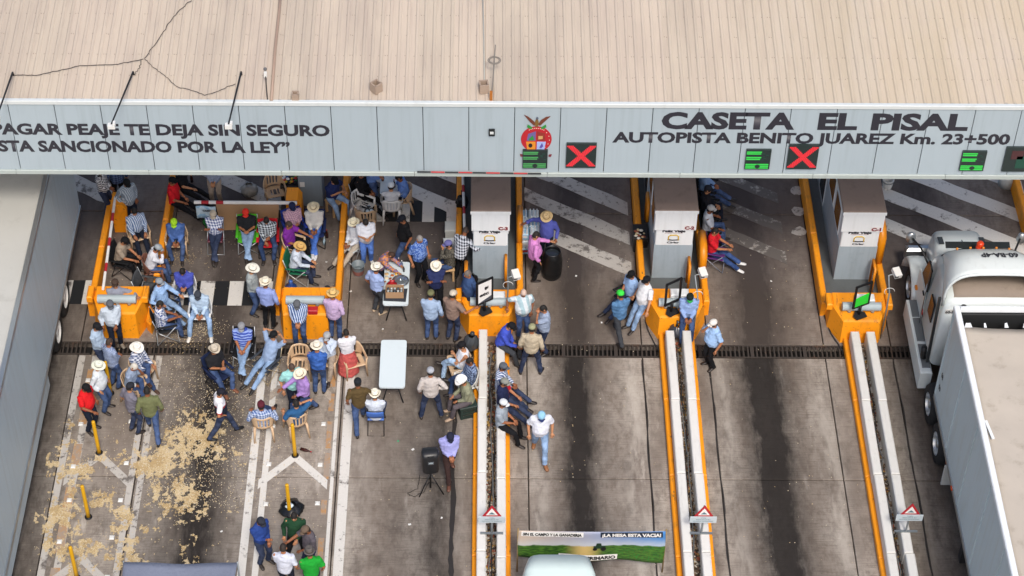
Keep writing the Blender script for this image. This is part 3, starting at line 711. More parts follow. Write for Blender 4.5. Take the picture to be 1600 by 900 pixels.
# grey box trailer, left lane
LT = empty('box_trailer', (-11.4, -3, 0), 0, 'long grey box trailer at the left edge', 'trailer')
def lt(name, lo, hi, mat, b=.01): return MB().bbox(tuple(l-o for l, o in zip(lo, (-11.4, -3, 0))), tuple(l-o for l, o in zip(hi, (-11.4, -3, 0))), b).build(name, mat, LT)
y0, y1 = -18, 3.85
lt('floor_frame', (-12.68, y0, .95), (-10.12, y1, 1.12), DARKM)
k = 0; y = y0
while y < y1-.01:
    e = min(y+1.215, y1); lt('side_panel', (-10.16, y+.003, .98), (-10.10, e-.003, 3.98), TRG, .004); lt('side_panel', (-12.70, y+.003, .98), (-12.64, e-.003, 3.98), TRG, .004); y = e
lt('rear_wall', (-12.64, y1-.06, .98), (-10.165, y1, 3.98), TRG)
lt('roof', (-12.64, y0, 3.93), (-10.17, y1-.07, 4.02), GALV)
lt('top_rail', (-10.20, y0, 3.985), (-10.085, y1, 4.09), ALU); lt('top_rail', (-12.715, y0, 3.985), (-12.6, y1, 4.09), ALU)
lt('bottom_rail', (-10.14, y0, .86), (-10.07, y1, 1.0), ALU); lt('rear_sill', (-12.5, y1-.1, .5), (-10.3, y1, .62), DARKM)
lt('side_skirt', (-10.13, -14, .42), (-10.09, -1.7, .86), TRG)
for yw in (1.12, -.05):
    for x, s in ((-10.27, 1), (-12.5, -1)): wheel(LT, (x+11.4, yw+3, .5), .5, .3, s, WHITEP)
lt('axle', (-12.4, 1.05, .45), (-10.4, 1.2, .56), DARKM); lt('axle', (-12.4, -.12, .45), (-10.4, .02, .56), DARKM)
# white tractor, right lane
cx = 11.55
TR = empty('truck_tractor', (cx, 0, 0), 0, 'white sleeper cab tractor with amber beacon, seen from behind', 'truck')
def loft(name, secs, mat, parent=TR, smooth=True):   # secs: y, half width bottom, half width top, z0, z1, round
    m = MB(); rs = []; N = 20
    vs = []
    for (y, wb, wt, z0, z1, rr) in secs:
        pr = []
        for k in range(N):
            a = 2*math.pi*k/N; ca, sa = math.cos(a), math.sin(a); e = rr
            x_ = math.copysign(abs(ca)**e, ca); z_ = math.copysign(abs(sa)**e, sa)
            zz = (z0+z1)/2+z_*(z1-z0)/2; q = (zz-z0)/(z1-z0); pr.append((x_*(wb+(wt-wb)*q), y, zz))
        vs += pr
    fs = [(i*N+k, (i+1)*N+k, (i+1)*N+(k+1) % N, i*N+(k+1) % N) for i in range(len(secs)-1) for k in range(N)] + [tuple(range(N)), tuple(range((len(secs)-1)*N, len(secs)*N))[::-1]]
    m.add(vs, fs); return fixn(m.build(name, mat, parent, smooth))
loft('hood', [(2.72, .5, .46, .6, 1.3, .4), (2.62, .64, .56, .55, 1.45, .32), (2.0, .74, .64, .55, 1.66, .3), (1.0, .92, .78, .6, 1.9, .3)], TW)
loft('cab', [(1.35, .95, .80, .75, 1.85, .34), (1.0, 1.08, .86, .75, 2.3, .36), (.62, 1.14, .90, .75, 2.72, .38), (.1, 1.18, .98, .75, 2.92, .36), (-.1, 1.18, 1.0, .75, 2.95, .34)], TW)
loft('sleeper', [(.0, 1.19, 1.05, .8, 2.95, .22), (-1.1, 1.2, 1.1, .8, 2.98, .2), (-1.32, 1.18, 1.08, .85, 2.9, .2)], TW)
# raised roof fairing: a shell open to the rear
m = MB()
def fair(u, v):
    y = .42 - 1.62*v; hw = .84 + .28*v; h = 2.9 + .84*math.sin(min(1, v*1.25)*math.pi/2)**.9
    a = math.pi*(1-u); x = math.copysign(abs(math.cos(a))**.5, math.cos(a)); z = abs(math.sin(a))**.6
    return (x*hw, y, 2.75+(h-2.75)*z)
m.grid(fair, 20, 10); m.build('roof_fairing', TW, TR, True, .03)
MB().tube([fair(u/20, 1) for u in range(21)], .035, 6).build('fairing_rim', TW, TR, True)
loft('sleeper_roof', [(.2, .8, .7, 2.6, 2.98, .4), (-.6, .95, .85, 2.6, 3.05, .4), (-1.15, .98, .88, 2.6, 3.05, .4)], paint('fairing_floor', '8f8174', .7, .3, .5), TR)
MB().grid(lambda u, v: ((u-.5)*1.7, 1.26-.5*v-.22*(2*u-1)**2, 2.0+.68*v-.04*(2*u-1)**2), 12, 2).build('windscreen', glass(), TR, True, .02)
MB().box((0, .78, 2.74), (1.5, .16, .03), 0, 0, .35).build('sun_visor', plain('visor_dark', '20262a', .3), TR)
for s in (-1, 1):
    MB().prism([(.85, 1.75), (.2, 1.75), (.15, 2.5), (.5, 2.5)], s*1.06-.02+s*.05, s*1.06+.02+s*.05, 'x').build('side_window', glass(), TR)
    MB().prism([(-.35, 1.7), (-.75, 1.7), (-.75, 2.3), (-.4, 2.3)], s*1.16-.02, s*1.16+.02, 'x').build('sleeper_window', glass(), TR)
    d = MB().prism([(1.1, .8), (.2, .8), (.2, 1.7), (1.05, 1.7)], s*1.13-.015, s*1.13+.015, 'x').build('door', TW, TR); MB().box((s*1.16, .32, 1.6), (.03, .14, .04)).build('handle', BLACKM, d)
    m = MB(); m.rings([((s*.98, 1.65+math.cos(a)*.72, .5+math.sin(a)*.68), (.26, 0, 0), (0, .05*math.cos(a), .05*math.sin(a))) for a in [math.pi*i/10 for i in range(11)]], 10)
    fixn(m.build('fender', TW, TR, True))
    wheel(TR, (s*1.02, 1.62, .5), .5, .3, s)
    fa = MB().bbox((s*1.22-.16, -1.55, .32), (s*1.22+.12, .85, .86), .03).build('tank_fairing', TW, TR)
    for a, b, z in ((-.55, .2, .5), (.25, .8, .5), (-1.4, -.65, .5)):
        MB().bbox((s*1.22-.1+s*.0, a, .862), (s*1.22+.09, b, .885), .005).build('step_tread', TREAD, fa)
    for a, b in ((-.5, .1), (.15, .75)): MB().bbox((s*1.35-.012, a, .45), (s*1.35+.012, b, .66), .004).build('step_tread', TREAD, fa)
    MB().tube([(s*1.28, -1.15, .95), (s*1.3, -1.15, 1.3)], .07, 10).build('cap', BLACKM, TR, True)
    p0 = Vector((s*.95, 1.0, 1.8)); p1 = Vector((s*1.3, 1.75, 2.05))
    mr = MB().tube([p0, p0.lerp(p1, .5)+Vector((0, 0, .12)), p1], .025, 6).build('mirror_arm', BLACKM, TR, True)
    mm = MB(); mm.rings([(p1+Vector((s*.02, q, 0)), (.12*k_, 0, 0), (0, 0, .17*k_)) for q, k_ in ((-.05, .9), (0, 1), (.07, .7))], 12); fixn(mm.build('mirror', ALU, mr, True))
    for yw in (-2.2, -3.4): wheel(TR, (s*1.0, yw, .5), .5, .5, s)
    MB().bbox((s*.98-.28, -4.45, .3), (s*.98+.28, -4.40, .95), .01).build('mud_flap', plain('flap_white', 'b8bab8', .6), TR)
    MB().box((s*1.12, -4.2, .8), (.12, .1, .09)).build('tail_lamp', plain('lamp_orange', 'd9531e', .3), TR)
    MB().tube([(s*.72, -1.42, .9), (s*.72, -1.42, 2.6), (s*.72, -1.5, 3.0)], .075, 10).build('exhaust_stack', ALU, TR, True)
    MB().box((s*1.2, -.05, 1.35), (.012, .06, .16)).build('side_marker', plain('lamp_red', 'c02a22', .3), TR)
    MB().box((s*1.16, .95, 1.15), (.08, .12, .06)).build('side_marker', plain('lamp_amber', 'e08a2a', .3), TR)
m = MB(); m.bbox((-.45, -4.6, .55), (-.3, 2.4, .85)); m.bbox((.3, -4.6, .55), (.45, 2.4, .85)); m.build('chassis', DARKM, TR)
MB().bbox((-.6, -3.4, .86), (.6, -2.2, 1.05)).build('fifth_wheel', DARKM, TR)
MB().bbox((-1.1, 2.66, .35), (1.1, 2.88, .75), .06).build('bumper', ALU, TR); MB().bbox((-.42, 2.68, .75), (.42, 2.75, 1.3), .02).build('grille', DARKM, TR)
MB().lathe([(.09, 0), (.09, .05), (.075, .06), (.085, .16), (.06, .2), (.001, .21)], (-.05, .45, 2.95), 14).build('beacon', plain('beacon_amber', 'd2401a', .25), TR, True)
# registration painted on the fairing, upright for a reader in front of the truck
me = text_mesh('60-BA-4P', .84, .24, .035); me.materials.append(LETTER); link('lettering', me, TR)
def fair_h(y): return 2.9 + .84*math.sin(min(1, (.42-y)/1.62*1.25)*math.pi/2)**.9
for q in me.vertices:
    x_, y_ = .12-q.co.x, -.55-(q.co.z-.12); q.co = Vector((x_, y_, fair_h(y_)+.03))
me.update()
EXT = plain('extender_black', '2b2e30', .5)
for s in (-1, 1):
    MB().prism([(-1.36, 1.0), (-1.30, 1.0), (-1.18, 3.0), (-1.24, 3.0)], s*1.22-.03, s*1.22+.03, 'x').build('side_extender', EXT, TR)
    MB().tube([(s*1.2, .02, 1.2), (s*1.2, .02, 2.2)], .014, 6).build('grab_handle', ALU, TR, True)
    MB().box((s*1.205, -.02, 1.9), (.01, .025, 1.9)).build('panel_gap', EXT, TR)
    MB().box((s*.5, 2.05, 1.66), (.12, .3, .02), 0, 0, -.2).build('hood_vent', EXT, TR)
MB().box((0, 1.55, 1.80), (.02, 1.0, .012), 0, 0, -.22).build('panel_gap', EXT, TR)
for i in range(5): MB().lathe([(.03, 0), (.028, .04), (.001, .05)], (-.6+.3*i, .32, 3.04+(.03 if i in (1, 2, 3) else 0)), 10).build('clearance_lamp', plain('lamp_amber', 'e08a2a', .3), TR, True)
MB().tube([(-.8, -1.45, 1.1), (-.4, -1.6, 1.3), (.1, -1.9, 1.2), (.3, -2.3, 1.2)], .02, 6).build('air_hose', plain('hose_red', '8a2a28', .5), TR, True)
MB().tube([(-.7, -1.45, 1.1), (-.2, -1.62, 1.35), (.2, -1.9, 1.25), (.35, -2.3, 1.2)], .02, 6).build('air_hose', BLACKM, TR, True)
MB().bbox((-.9, -2.1, .86), (.9, -1.45, .9), .01).build('deck_plate', TREAD, TR)
me = text_mesh('60-BA-4P', .42, .09, .03); me.materials.append(LETTER); q = link('lettering', me, TR); q.location = (-.85, -1.335, 2.62)
MB().bbox((-1.07, -1.33, 2.60), (-.63, -1.322, 2.74), .002).build('plate_patch', WHITEP, TR)
# open top trailer with tarp
RT_ = empty('tarp_trailer', (11.6, -9, 0), 0, 'pale grey open top trailer covered by a dusty cream tarp', 'trailer')
def rt(name, lo, hi, mat, b=.01): return MB().bbox(tuple(l-o for l, o in zip(lo, (11.6, -9, 0))), tuple(l-o for l, o in zip(hi, (11.6, -9, 0))), b).build(name, mat, RT_)
y0, y1 = -20, -2.45; XL, XR = 10.32, 12.95
y = y1
while y > y0+.01:
    e = max(y-1.62, y0)
    for xx in (XL, XR-.06): rt('side_panel', (xx, e+.004, 1.15), (xx+.06, y-.004, 3.9), TRW, .004)
    for xx in (XL-.02, XR-.02): rt('panel_rib', (xx, y-.06, 1.2), (xx+.045, y-.008, 3.88), TRW, .006)
    y = e
rt('front_wall', (XL+.065, y1-.06, 1.15), (XR-.065, y1, 3.9), DARKM); rt('top_rail', (XL-.03, y0, 3.905), (XL+.10, y1, 4.02), BW, .02); rt('top_rail', (XR-.10, y0, 3.905), (XR+.03, y1, 4.02), BW, .02); rt('front_rail', (XL+.11, y1-.1, 3.905), (XR-.11, y1+.0, 4.015), BW, .02)
rt('bottom_rail', (XL-.02, y0, 1.02), (XL+.08, y1, 1.145), ALU); rt('floor_frame', (XL+.1, y0, .95), (XR-.1, y1, 1.14), DARKM)
rt('inner_lining', (XL+.11, y1-.16, 3.3), (XR-.11, y1-.11, 3.9), plain('lining_black', '1b1c1d', .7))
def tarp(u, v):
    x = XL+.12+(XR-XL-.24)*u; y = y1-.42-(y1-.42-y0)*v
    z = 3.80 - .10*math.sin(math.pi*u)+.035*mnoise.noise(Vector((x*1.1, y*.8, 2)))+.02*mnoise.noise(Vector((x*3, y*3, 5)))
    return (x-11.6, y+9, z)
MB().grid(tarp, 18, 90).build('tarp', CREAMT, RT_, True, .01)
for i in range(5):
    x = 10.55+i*.42+random.uniform(-.08, .08); wv = random.uniform(.06, .2)
    MB().prism([(x-11.6, y1-.46+9), (x+wv-11.6, y1-.46+9), (x+wv*.9-11.6, y1-.30+9+random.uniform(-.05, .05)), (x+wv*.3-11.6, y1-.33+9)], 3.80, 3.808, 'z').build('torn_edge', BW, RT_)
MB().box((XL+.2-11.6, -5.9+9, 3.86), (.06, .5, .03), .15).build('torn_edge', BW, RT_)
for yv in (-5.2, -8.0): MB().box((XL-.03-11.6, yv+9, 1.1), (.03, .1, .06)).build('side_marker', plain('lamp_orange', 'd9531e', .3), RT_)
rt('landing_leg', (XL+.1, -6.5, .12), (XL+.25, -6.3, 1.0), DARKM); rt('landing_leg', (XR-.25, -6.5, .12), (XR-.1, -6.3, 1.0), DARKM)
for yw in (-17, -18.3):
    for x, s in ((XL+.25, -1), (XR-.25, 1)): wheel(RT_, (x-11.6, yw+9, .5), .5, .45, s)
# lettering down the trailer front corner
me = text_mesh('68', .16, .16, .04); me.materials.append(LETTER); q = link('lettering', me, RT_); q.matrix_local = Matrix.Translation((XL-.006-11.6, -2.72+9, 1.95)) @ Matrix.Rotation(rad(-90), 4, 'Z')
me = text_mesh('09', .16, .16, .04); me.materials.append(LETTER); q = link('lettering', me, RT_); q.matrix_local = Matrix.Translation((XL-.006-11.6, -2.72+9, 1.55)) @ Matrix.Rotation(rad(-90), 4, 'Z')

# white van at the bottom edge: only its roof front shows
c = G(874, 857, 2.0)
V = empty('van', (c.x, c.y-2.3, 0), 0, 'white van whose rounded roof shows at the bottom edge', 'van')
VANW = paint('van_white', 'd9e8e2', .3, .05, .06, '99a5a0', 0, .02)
def vl(name, secs, mat): return loft(name, secs, mat, V)
vl('body', [(-2.3, .84, .74, .35, 1.2, .3), (-1.2, .88, .8, .35, 1.3, .28), (1.2, .88, .8, .35, 1.3, .28), (2.05, .86, .78, .35, 1.3, .3), (2.3, .8, .7, .4, 1.2, .35)], VANW)
vl('cabin', [(-1.7, .8, .7, 1.0, 1.45, .35), (-1.0, .82, .72, 1.0, 1.96, .3), (.5, .84, .74, 1.0, 2.02, .28), (1.75, .84, .73, 1.0, 2.0, .28), (2.22, .8, .62, 1.0, 1.9, .34)], VANW)
for s in (-1, 1):
    MB().box((s*.80, .5, 1.6), (.06, 1.9, .42)).build('side_window', glass(), V); MB().tube([(s*.84, -1.1, 1.45), (s*1.02, -1.1, 1.5)], .05, 8).build('mirror', VANW, V, True)
    for y in (-1.45, 1.4): wheel(V, (s*.76, y, .33), .33, .2, s)
    MB().box((s*.66, 2.32, .8), (.18, .05, .26)).build('tail_lamp', plain('lamp_red', 'c02a22', .3), V)
MB().box((0, 2.18, 1.55), (1.2, .05, .45), 0, 0, -.2).build('rear_window', glass(), V)
# grey awning stretched at the bottom edge
p = [G(193, 877, 2.0), G(371, 880, 2.0)]
AW = empty('awning', (p[0]+p[1])/2*1-Vector((0, 0, 2.0)), 0, 'grey fabric awning stretched across the bottom left edge', 'awning')
wA = (p[1]-p[0]).length/2
def awn(u, v):
    sag = .22*math.sin(math.pi*u)*(1-.5*abs(v-.5)*2)*math.sin(math.pi*min(1, v*1.3+.12))
    return ((u*2-1)*wA*(1-.05*math.sin(math.pi*v)), -2.8*v, 2.0-sag+.02*math.sin(9*u+7*v)*math.sin(math.pi*u))
MB().grid(awn, 26, 22).build('fabric', cloth('plain', '767d8e'), AW, True, .006)
for x in (-wA, wA):
    for y in (0, -2.8): MB().tube([(x, y, 0), (x, y, 2.02)], .02, 8).build('pole', STEEL, AW, True)

# ------------------------------------------------------------------ banner across the lane
a = G(811, 829, 1.45); b = G(1040, 831, 1.45)
BN = empty('banner', ((a.x+b.x)/2, a.y, 0), 0, 'farm protest banner with green field and tractor picture stretched across the lane', 'banner')
W2 = (b.x-a.x)/2; Hh = 1.05; zt = 1.45
def bpt(u, v):                                    # u 0..1 across, v 0 top..1 bottom
    x = (u*2-1)*W2*(1+.015*math.sin(math.pi*v)); z = zt - Hh*v*(1-.16*(1-u)) - .03*math.sin(math.pi*u)*(1-v) - .008*math.sin(2*math.pi*u)*v
    y = -.02*math.sin(5*u*math.pi)*v + .02*v*math.sin(9*u+1) - .03*v
    return Vector((x, y, z))
def banner_mat():
    t = NT('banner_print'); uv = t.n('ShaderNodeTexCoord').outputs['Object']
    sp = t.n('ShaderNodeSeparateXYZ'); t.t.links.new(uv, sp.inputs[0]); x, z = sp.outputs[0], sp.outputs[2]
    u = t.math('ADD', t.math('DIVIDE', x, 2*W2), .5); v = t.math('DIVIDE', t.math('SUBTRACT', zt, z), Hh)
    v2 = t.math('ADD', v, t.math('MULTIPLY', t.math('SUBTRACT', t.noise(uv, 3, 4), .5), .14))
    skyc = t.mix(u, lin('c3b09e'), lin('3f7fbe')); skyc = t.mix(t.math('MULTIPLY', t.ramp(v2, .2, .46), .6), skyc, lin('c9cfd2'))
    fld = t.mix(t.ramp(t.noise(t.scale(uv, 2, 1, 14), 3, 4), .4, .6), lin('1f4518'), lin('4f7a28')); fld = t.mix(t.math('MULTIPLY', t.ramp(u, .3, .45), t.math('SUBTRACT', 1., t.ramp(u, .45, .6))), fld, lin('c7ab6c'))
    fld = t.mix(t.math('MULTIPLY', t.ramp(t.noise(uv, 30, 2), .5, .7), t.ramp(u, .6, .7)), fld, lin('1f7a2a'))
    k = t.mix(t.ramp(v2, .44, .48), skyc, fld); return t.set(k, .5)
BNM = banner_mat()
MB().grid(lambda u, v: bpt(u, v), 40, 10).build('cloth', BNM, BN, True, .004)
def btext(body, u0, u1, v0, v1, mat, back=None, bold=.05):
    if back:
        MB().grid(lambda u, v: bpt(u0-.012+(u1-u0+.024)*u, v0-.03+(v1-v0+.06)*v)+Vector((0, -.008, 0)), 12, 2).build('text_panel', back, BN, True)
    me = text_mesh(body, 1, 1, bold)
    for q in me.vertices: q.co = bpt(u0+(u1-u0)*(q.co.x+.5), v1+(v0-v1)*q.co.z) + Vector((0, -.014, 0))
    me.materials.append(mat); link('lettering', me, BN)
BK = plain('print_black', '101013', .5); WT = plain('print_white', 'eceae6', .5)
btext('SIN EL CAMPO Y LA GANADERIA', .03, .43, .05, .155, BK, WT); btext('¡LA MESA ESTA VACIA!', .57, .97, .04, .155, WT, plain('print_navy', '1c2a3c', .5)); btext('SECTOR PRIMARIO', .29, .67, .82, .94, BK, WT)
# printed tractor silhouette
TRB = plain('print_dark_green', '163420', .5)
def bpoly(pts, mat, d=.012):
    m = MB(); m.add([bpt(u, v)+Vector((0, -d, 0)) for u, v in pts], [tuple(range(len(pts)))]); m.build('printed_tractor', mat, BN)
bpoly([(.515, .55), (.515, .47), (.53, .47), (.535, .38), (.565, .38), (.57, .47), (.595, .48), (.595, .56), (.515, .56)], TRB)
for cu, cr_ in ((.525, .05), (.582, .065)): bpoly([(cu+cr_*.3*math.cos(q*.524), .58+cr_*math.sin(q*.524)) for q in range(12)], BK, .014)
for s, xx in ((-1, -W2), (1, W2)): MB().tube([(xx-s*-.02, .02, 0), (xx+s*.02, .02, 1.5)], .018, 8).build('pole', paint('bamboo', '8f7a55', .8), BN, True)

# ------------------------------------------------------------------ warning signs between the barriers
RED = plain('sign_red', 'b3202c', .45); SILV = paint('sign_back', 'b9c4ca', .4, .1, .15)
for px, py, lab, rz in ((768, 856, 'C-3', 0), (1093, 856, 'C-2', 0), (1410, 853, 'C-1', .12)):
    c = G(px, py); o = empty('warning_sign', c, 0, 'red triangle warning sign over a text plate below booth %s' % lab, 'sign', 'triangular warning signs')
    MB().box((0, 0, .52), (.5, .05, .03)).build('cross_bar', STEEL, o)
    MB().tube([(0, 0, .1), (.0, 0, .75), (0, .03, 1.42)], .022, 8).build('post', STEEL, o, True)
    MB().bbox((-.29, -.03, .92), (.29, -.012, 1.12), .004).build('plate', SILV, o)
    m = MB(); R_ = .24
    tri = lambda r, z=1.28: [(-r*.86, z-r*.55), (r*.86, z-r*.55), (0, z+r*.98)]
    m.prism(tri(.24), -.035, -.02); m.build('triangle_border', RED, o); MB().prism(tri(.15, 1.275), -.04, -.036).build('triangle_face', WT, o)
    MB().prism([(-.07, 1.225), (.07, 1.225), (.05, 1.25), (0, 1.30), (-.05, 1.25)], -.045, -.041).build('pictogram', plain('picto_grey', '5f7a84', .5), o)
    for i, (s_, wd) in enumerate((('TOPE', .12), ('REDUZCA SU', .3), ('VELOCIDAD POR SEGURIDAD', .44))):
        me = text_mesh(s_, wd, .03, .02); me.materials.append(plain('picto_grey', '5f7a84', .5)); q = link('lettering', me, o); q.location = (0, -.033, 1.072-.055*i)

# ------------------------------------------------------------------ bollards and studs
YELB = paint('bollard_yellow', 'cf9c0c', .5, .15, .2, '7a5a10')
for (x, y, lab) in ((-8.74, -1.57, 'yellow post between the standing men by the grey trailer'), (-8.77, -3.4, 'yellow post under the hand of the man in red'), (-8.76, -5.27, 'lone yellow post amid grain beside the trailer'), (-8.78, -6.95, 'yellow post at the very bottom left'),
                    (-4.28, -3.45, 'yellow post just below the two men on tan chairs'), (-4.28, -5.2, 'yellow post rising from the black bag'), (-4.27, -6.98, 'yellow post in front of the man with a shoulder bag')):
    o = empty('bollard', (x, y, 0), 0, lab, 'bollard', 'yellow flexible posts on the medians')
    MB().lathe([(.046, 0), (.044, .3), (.042, 1.08), (.034, 1.1), (.001, 1.105)], n=14).build('post', YELB, o, True); MB().lathe([(.085, 0), (.085, .02), (.06, .03)], n=14).build('base', BLACKM, o, True)
m = MB().bbox((-.055, -.055, 0), (.055, .055, .035), .02); sm_ = m.mesh('stud', WHITEP)
for b_, wh in ((-8.74, 'beside the grey trailer'), (-4.28, 'with the black bag')):
    for dx, sd_ in ((-.55, 'left'), (.6, 'right')):
        for i, y in enumerate((-1.2, -2.5, -3.75, -4.85, -5.9, -7.0)):
            o = link('road_stud', sm_); o.location = (b_+dx+random.uniform(-.04, .04), y+random.uniform(-.08, .08), .012)
            tag(o, '%s white stud from the drain, %s row of the median %s' % (('first', 'second', 'third', 'fourth', 'fifth', 'sixth')[i], sd_, wh), 'road stud', 'white studs on the painted medians')

# ------------------------------------------------------------------ booms, sign frames, card readers
REDB = plain('boom_red', 'b0242c', .5)
def boom(p, q, lab, r=.035, n=11, reds=None):
    p, q = Vector(p), Vector(q); o = empty('boom_barrier', (p.x, p.y, 0), 0, lab, 'boom barrier', 'red and white boom barriers'); b0 = Vector((p.x, p.y, 0))
    for i in range(n):
        a, b = p.lerp(q, i/n)-b0, p.lerp(q, (i+.98)/n)-b0; MB().tube([a, b], r, 8).build('stripe', (WT, REDB)[i % 3 == 2 if reds is None else i in reds], o)
    return o
boom(G(161, 452, .95), G(180, 308, .95), 'striped boom lying along the island beside the grey trailer')
o = boom(G(464, 317, 1.0), G(303, 316, 1.0), 'white boom closing the lane above the cardboard sheet', .045, 14, (10, 12))
boom(G(727, 392, .9), G(723, 268, .9), 'striped boom standing left of booth C-3')
for (x, y, lab) in ((-9.15, 4.15, 'orange boom cabinet beside the checkered shirt man'), (-4.78, 4.35, 'orange boom cabinet at the end of the white boom')):
    o = empty('boom_cabinet', (x, y, 0), 0, lab, 'cabinet', 'orange boom cabinets')
    MB().prism([(-.19, 0), (.19, 0), (.19, .78), (.1, .95), (-.19, .95)], -.24, .24).build('housing', ORANGE, o); MB().box((0, -.245, .5), (.3, .012, .5)).build('door', ORANGE, o)
CARD = paint('cardboard', 'a98664', .8, .25, .3, '7a5f47')
a, b = G(338, 315, .95), G(435, 315, .95)
o = empty('cardboard_sheet', ((a.x+b.x)/2, a.y-.06, 0), 0, 'large brown cardboard sheet hanging from the white boom', 'cardboard'); wq = (b.x-a.x)/2
MB().grid(lambda u, v: ((u*2-1)*wq*(.92+.1*(1-v)), -.06*v+.02*math.sin(7*u), .93-.86*v), 12, 6).build('sheet', CARD, o, False, .012)
a, b = G(306, 317, .95), G(337, 317, .95)
o = empty('boom_banner', ((a.x+b.x)/2, a.y-.09, 0), 0, 'small pale blue banner hanging at the end of the boom', 'banner')
MB().grid(lambda u, v: ((u-.5)*(b.x-a.x), .02*math.sin(6*u), .92-.42*v), 8, 4).build('cloth', cloth('print', '9cc3de', 'c6dce8', 9), o, True, .006)
me = text_mesh('CAMPO', .26, .07, .04); me.materials.append(LETTER); q = link('lettering', me, o); q.location = (.05, -.03, .76)
def frame(px, py, kind, lab, rz=rad(32)):
    c = G(px, py, .74); o = empty('sign_frame', c, rz, lab, 'sign', 'black sign frames on the crash blocks'); w_, h0, h1 = .42, .32, 1.02
    MB().prism([(-.14, -.14), (.14, -.14), (.16, 0), (0, .16), (-.16, 0)], 0, .03, 'z').build('base_plate', DARKM, o); MB().tube([(0, 0, 0), (0, 0, h0)], .035, 8).build('post', BLACKM, o, True)
    for s in (-1, 1): MB().box((s*w_/2, 0, (h0+h1)/2), (.045, .04, h1-h0)).build('frame_bar', BLACKM, o)
    for z in (h0, h1): MB().box((0, 0, z), (w_+.045, .042, .045)).build('frame_bar', BLACKM, o)
    if kind == 'print':
        MB().box((0, 0, (h0+h1)/2), (w_-.05, .02, h1-h0-.05)).build('panel', WT, o)
        me = text_mesh('etc', .26, .12, .06); me.materials.append(BK); q = link('lettering', me, o); q.location = (-.02, -.014, .55)
        m = MB(); m.prism([(0, .72), (.05, .72), (.06, .80), (.03, .83), (-.01, .80)], -.016, -.012); m.prism([(.06, .74), (.09, .74), (.10, .82), (.07, .82)], -.016, -.012); m.build('pictogram', BK, o)
        MB().prism([(-.2, .34), (.2, .34), (.2, .47)], -.015, -.012).build('corner_mark', plain('frame_grey', '4a5058', .5), o)
    elif kind == 'green':
        MB().prism([(-.20, h0+.02), (.20, h0+.02), (.20, .66), (-.18, .60)], -.012, .012).build('panel', plain('neon_green_sheet', '2bd63a', .5), o)
    return o
frame(757, 486, 'print', 'black framed white sign board in front of booth C-3'); frame(1049, 487, 'none', 'empty black sign frame in front of booth C-2'); frame(1342, 492, 'green', 'black sign frame with bright green sheet before booth C-1', rad(26))
def reader(bx, by, hx, hy, lab):
    c = G(bx, by, .3); h = G(hx, hy, 1.75); o = empty('card_reader', c, 0, lab, 'card reader', 'card readers on tall posts'); q = Vector((h.x-c.x, h.y-c.y+.0, 1.45))
    MB().tube([(0, 0, -.3), (.02, .02, .7), (.03, .1, 1.15), q+Vector((-.12, 0, -.05)), q], .02, 8).build('post', STEEL, o, True)
    MB().tube([(.03+.12*math.cos(t_), .12, 1.18+.12*math.sin(t_)) for t_ in [i*.5 for i in range(9)]], .008, 5).build('cable', WHITEP, o, True)
    MB().box(q+Vector((.06, 0, .04)), (.17, .24, .13), .3, 0, .3).build('housing', WHITEP, o); MB().box(q+Vector((.05, -.12, .03)), (.09, .02, .07), .3).build('screen', glass(), o)
reader(791, 505, 802, 431, 'white card reader on a post right of booth C-3'); reader(1083, 520, 1094, 428, 'white card reader on a post right of booth C-2'); reader(1378, 515, 1397, 428, 'white card reader on a post right of booth C-1')
for k_, px, py in (('C', 775, 462), ('D', 1062, 458), ('E', 1352, 466)):
    c = G(px, py, .9); o = empty('control_box', (c.x, c.y, 0), 0, 'pale control box standing behind the bumper pipe before booth C-%d' % {'C': 3, 'D': 2, 'E': 1}[k_], 'box', 'pale control boxes')
    MB().bbox((-.22, -.12, .1), (.22, .12, .95), .02).build('housing', BW, o); MB().bbox((-.2, -.125, .5), (.2, -.121, .88), .002).build('door', BW, o)
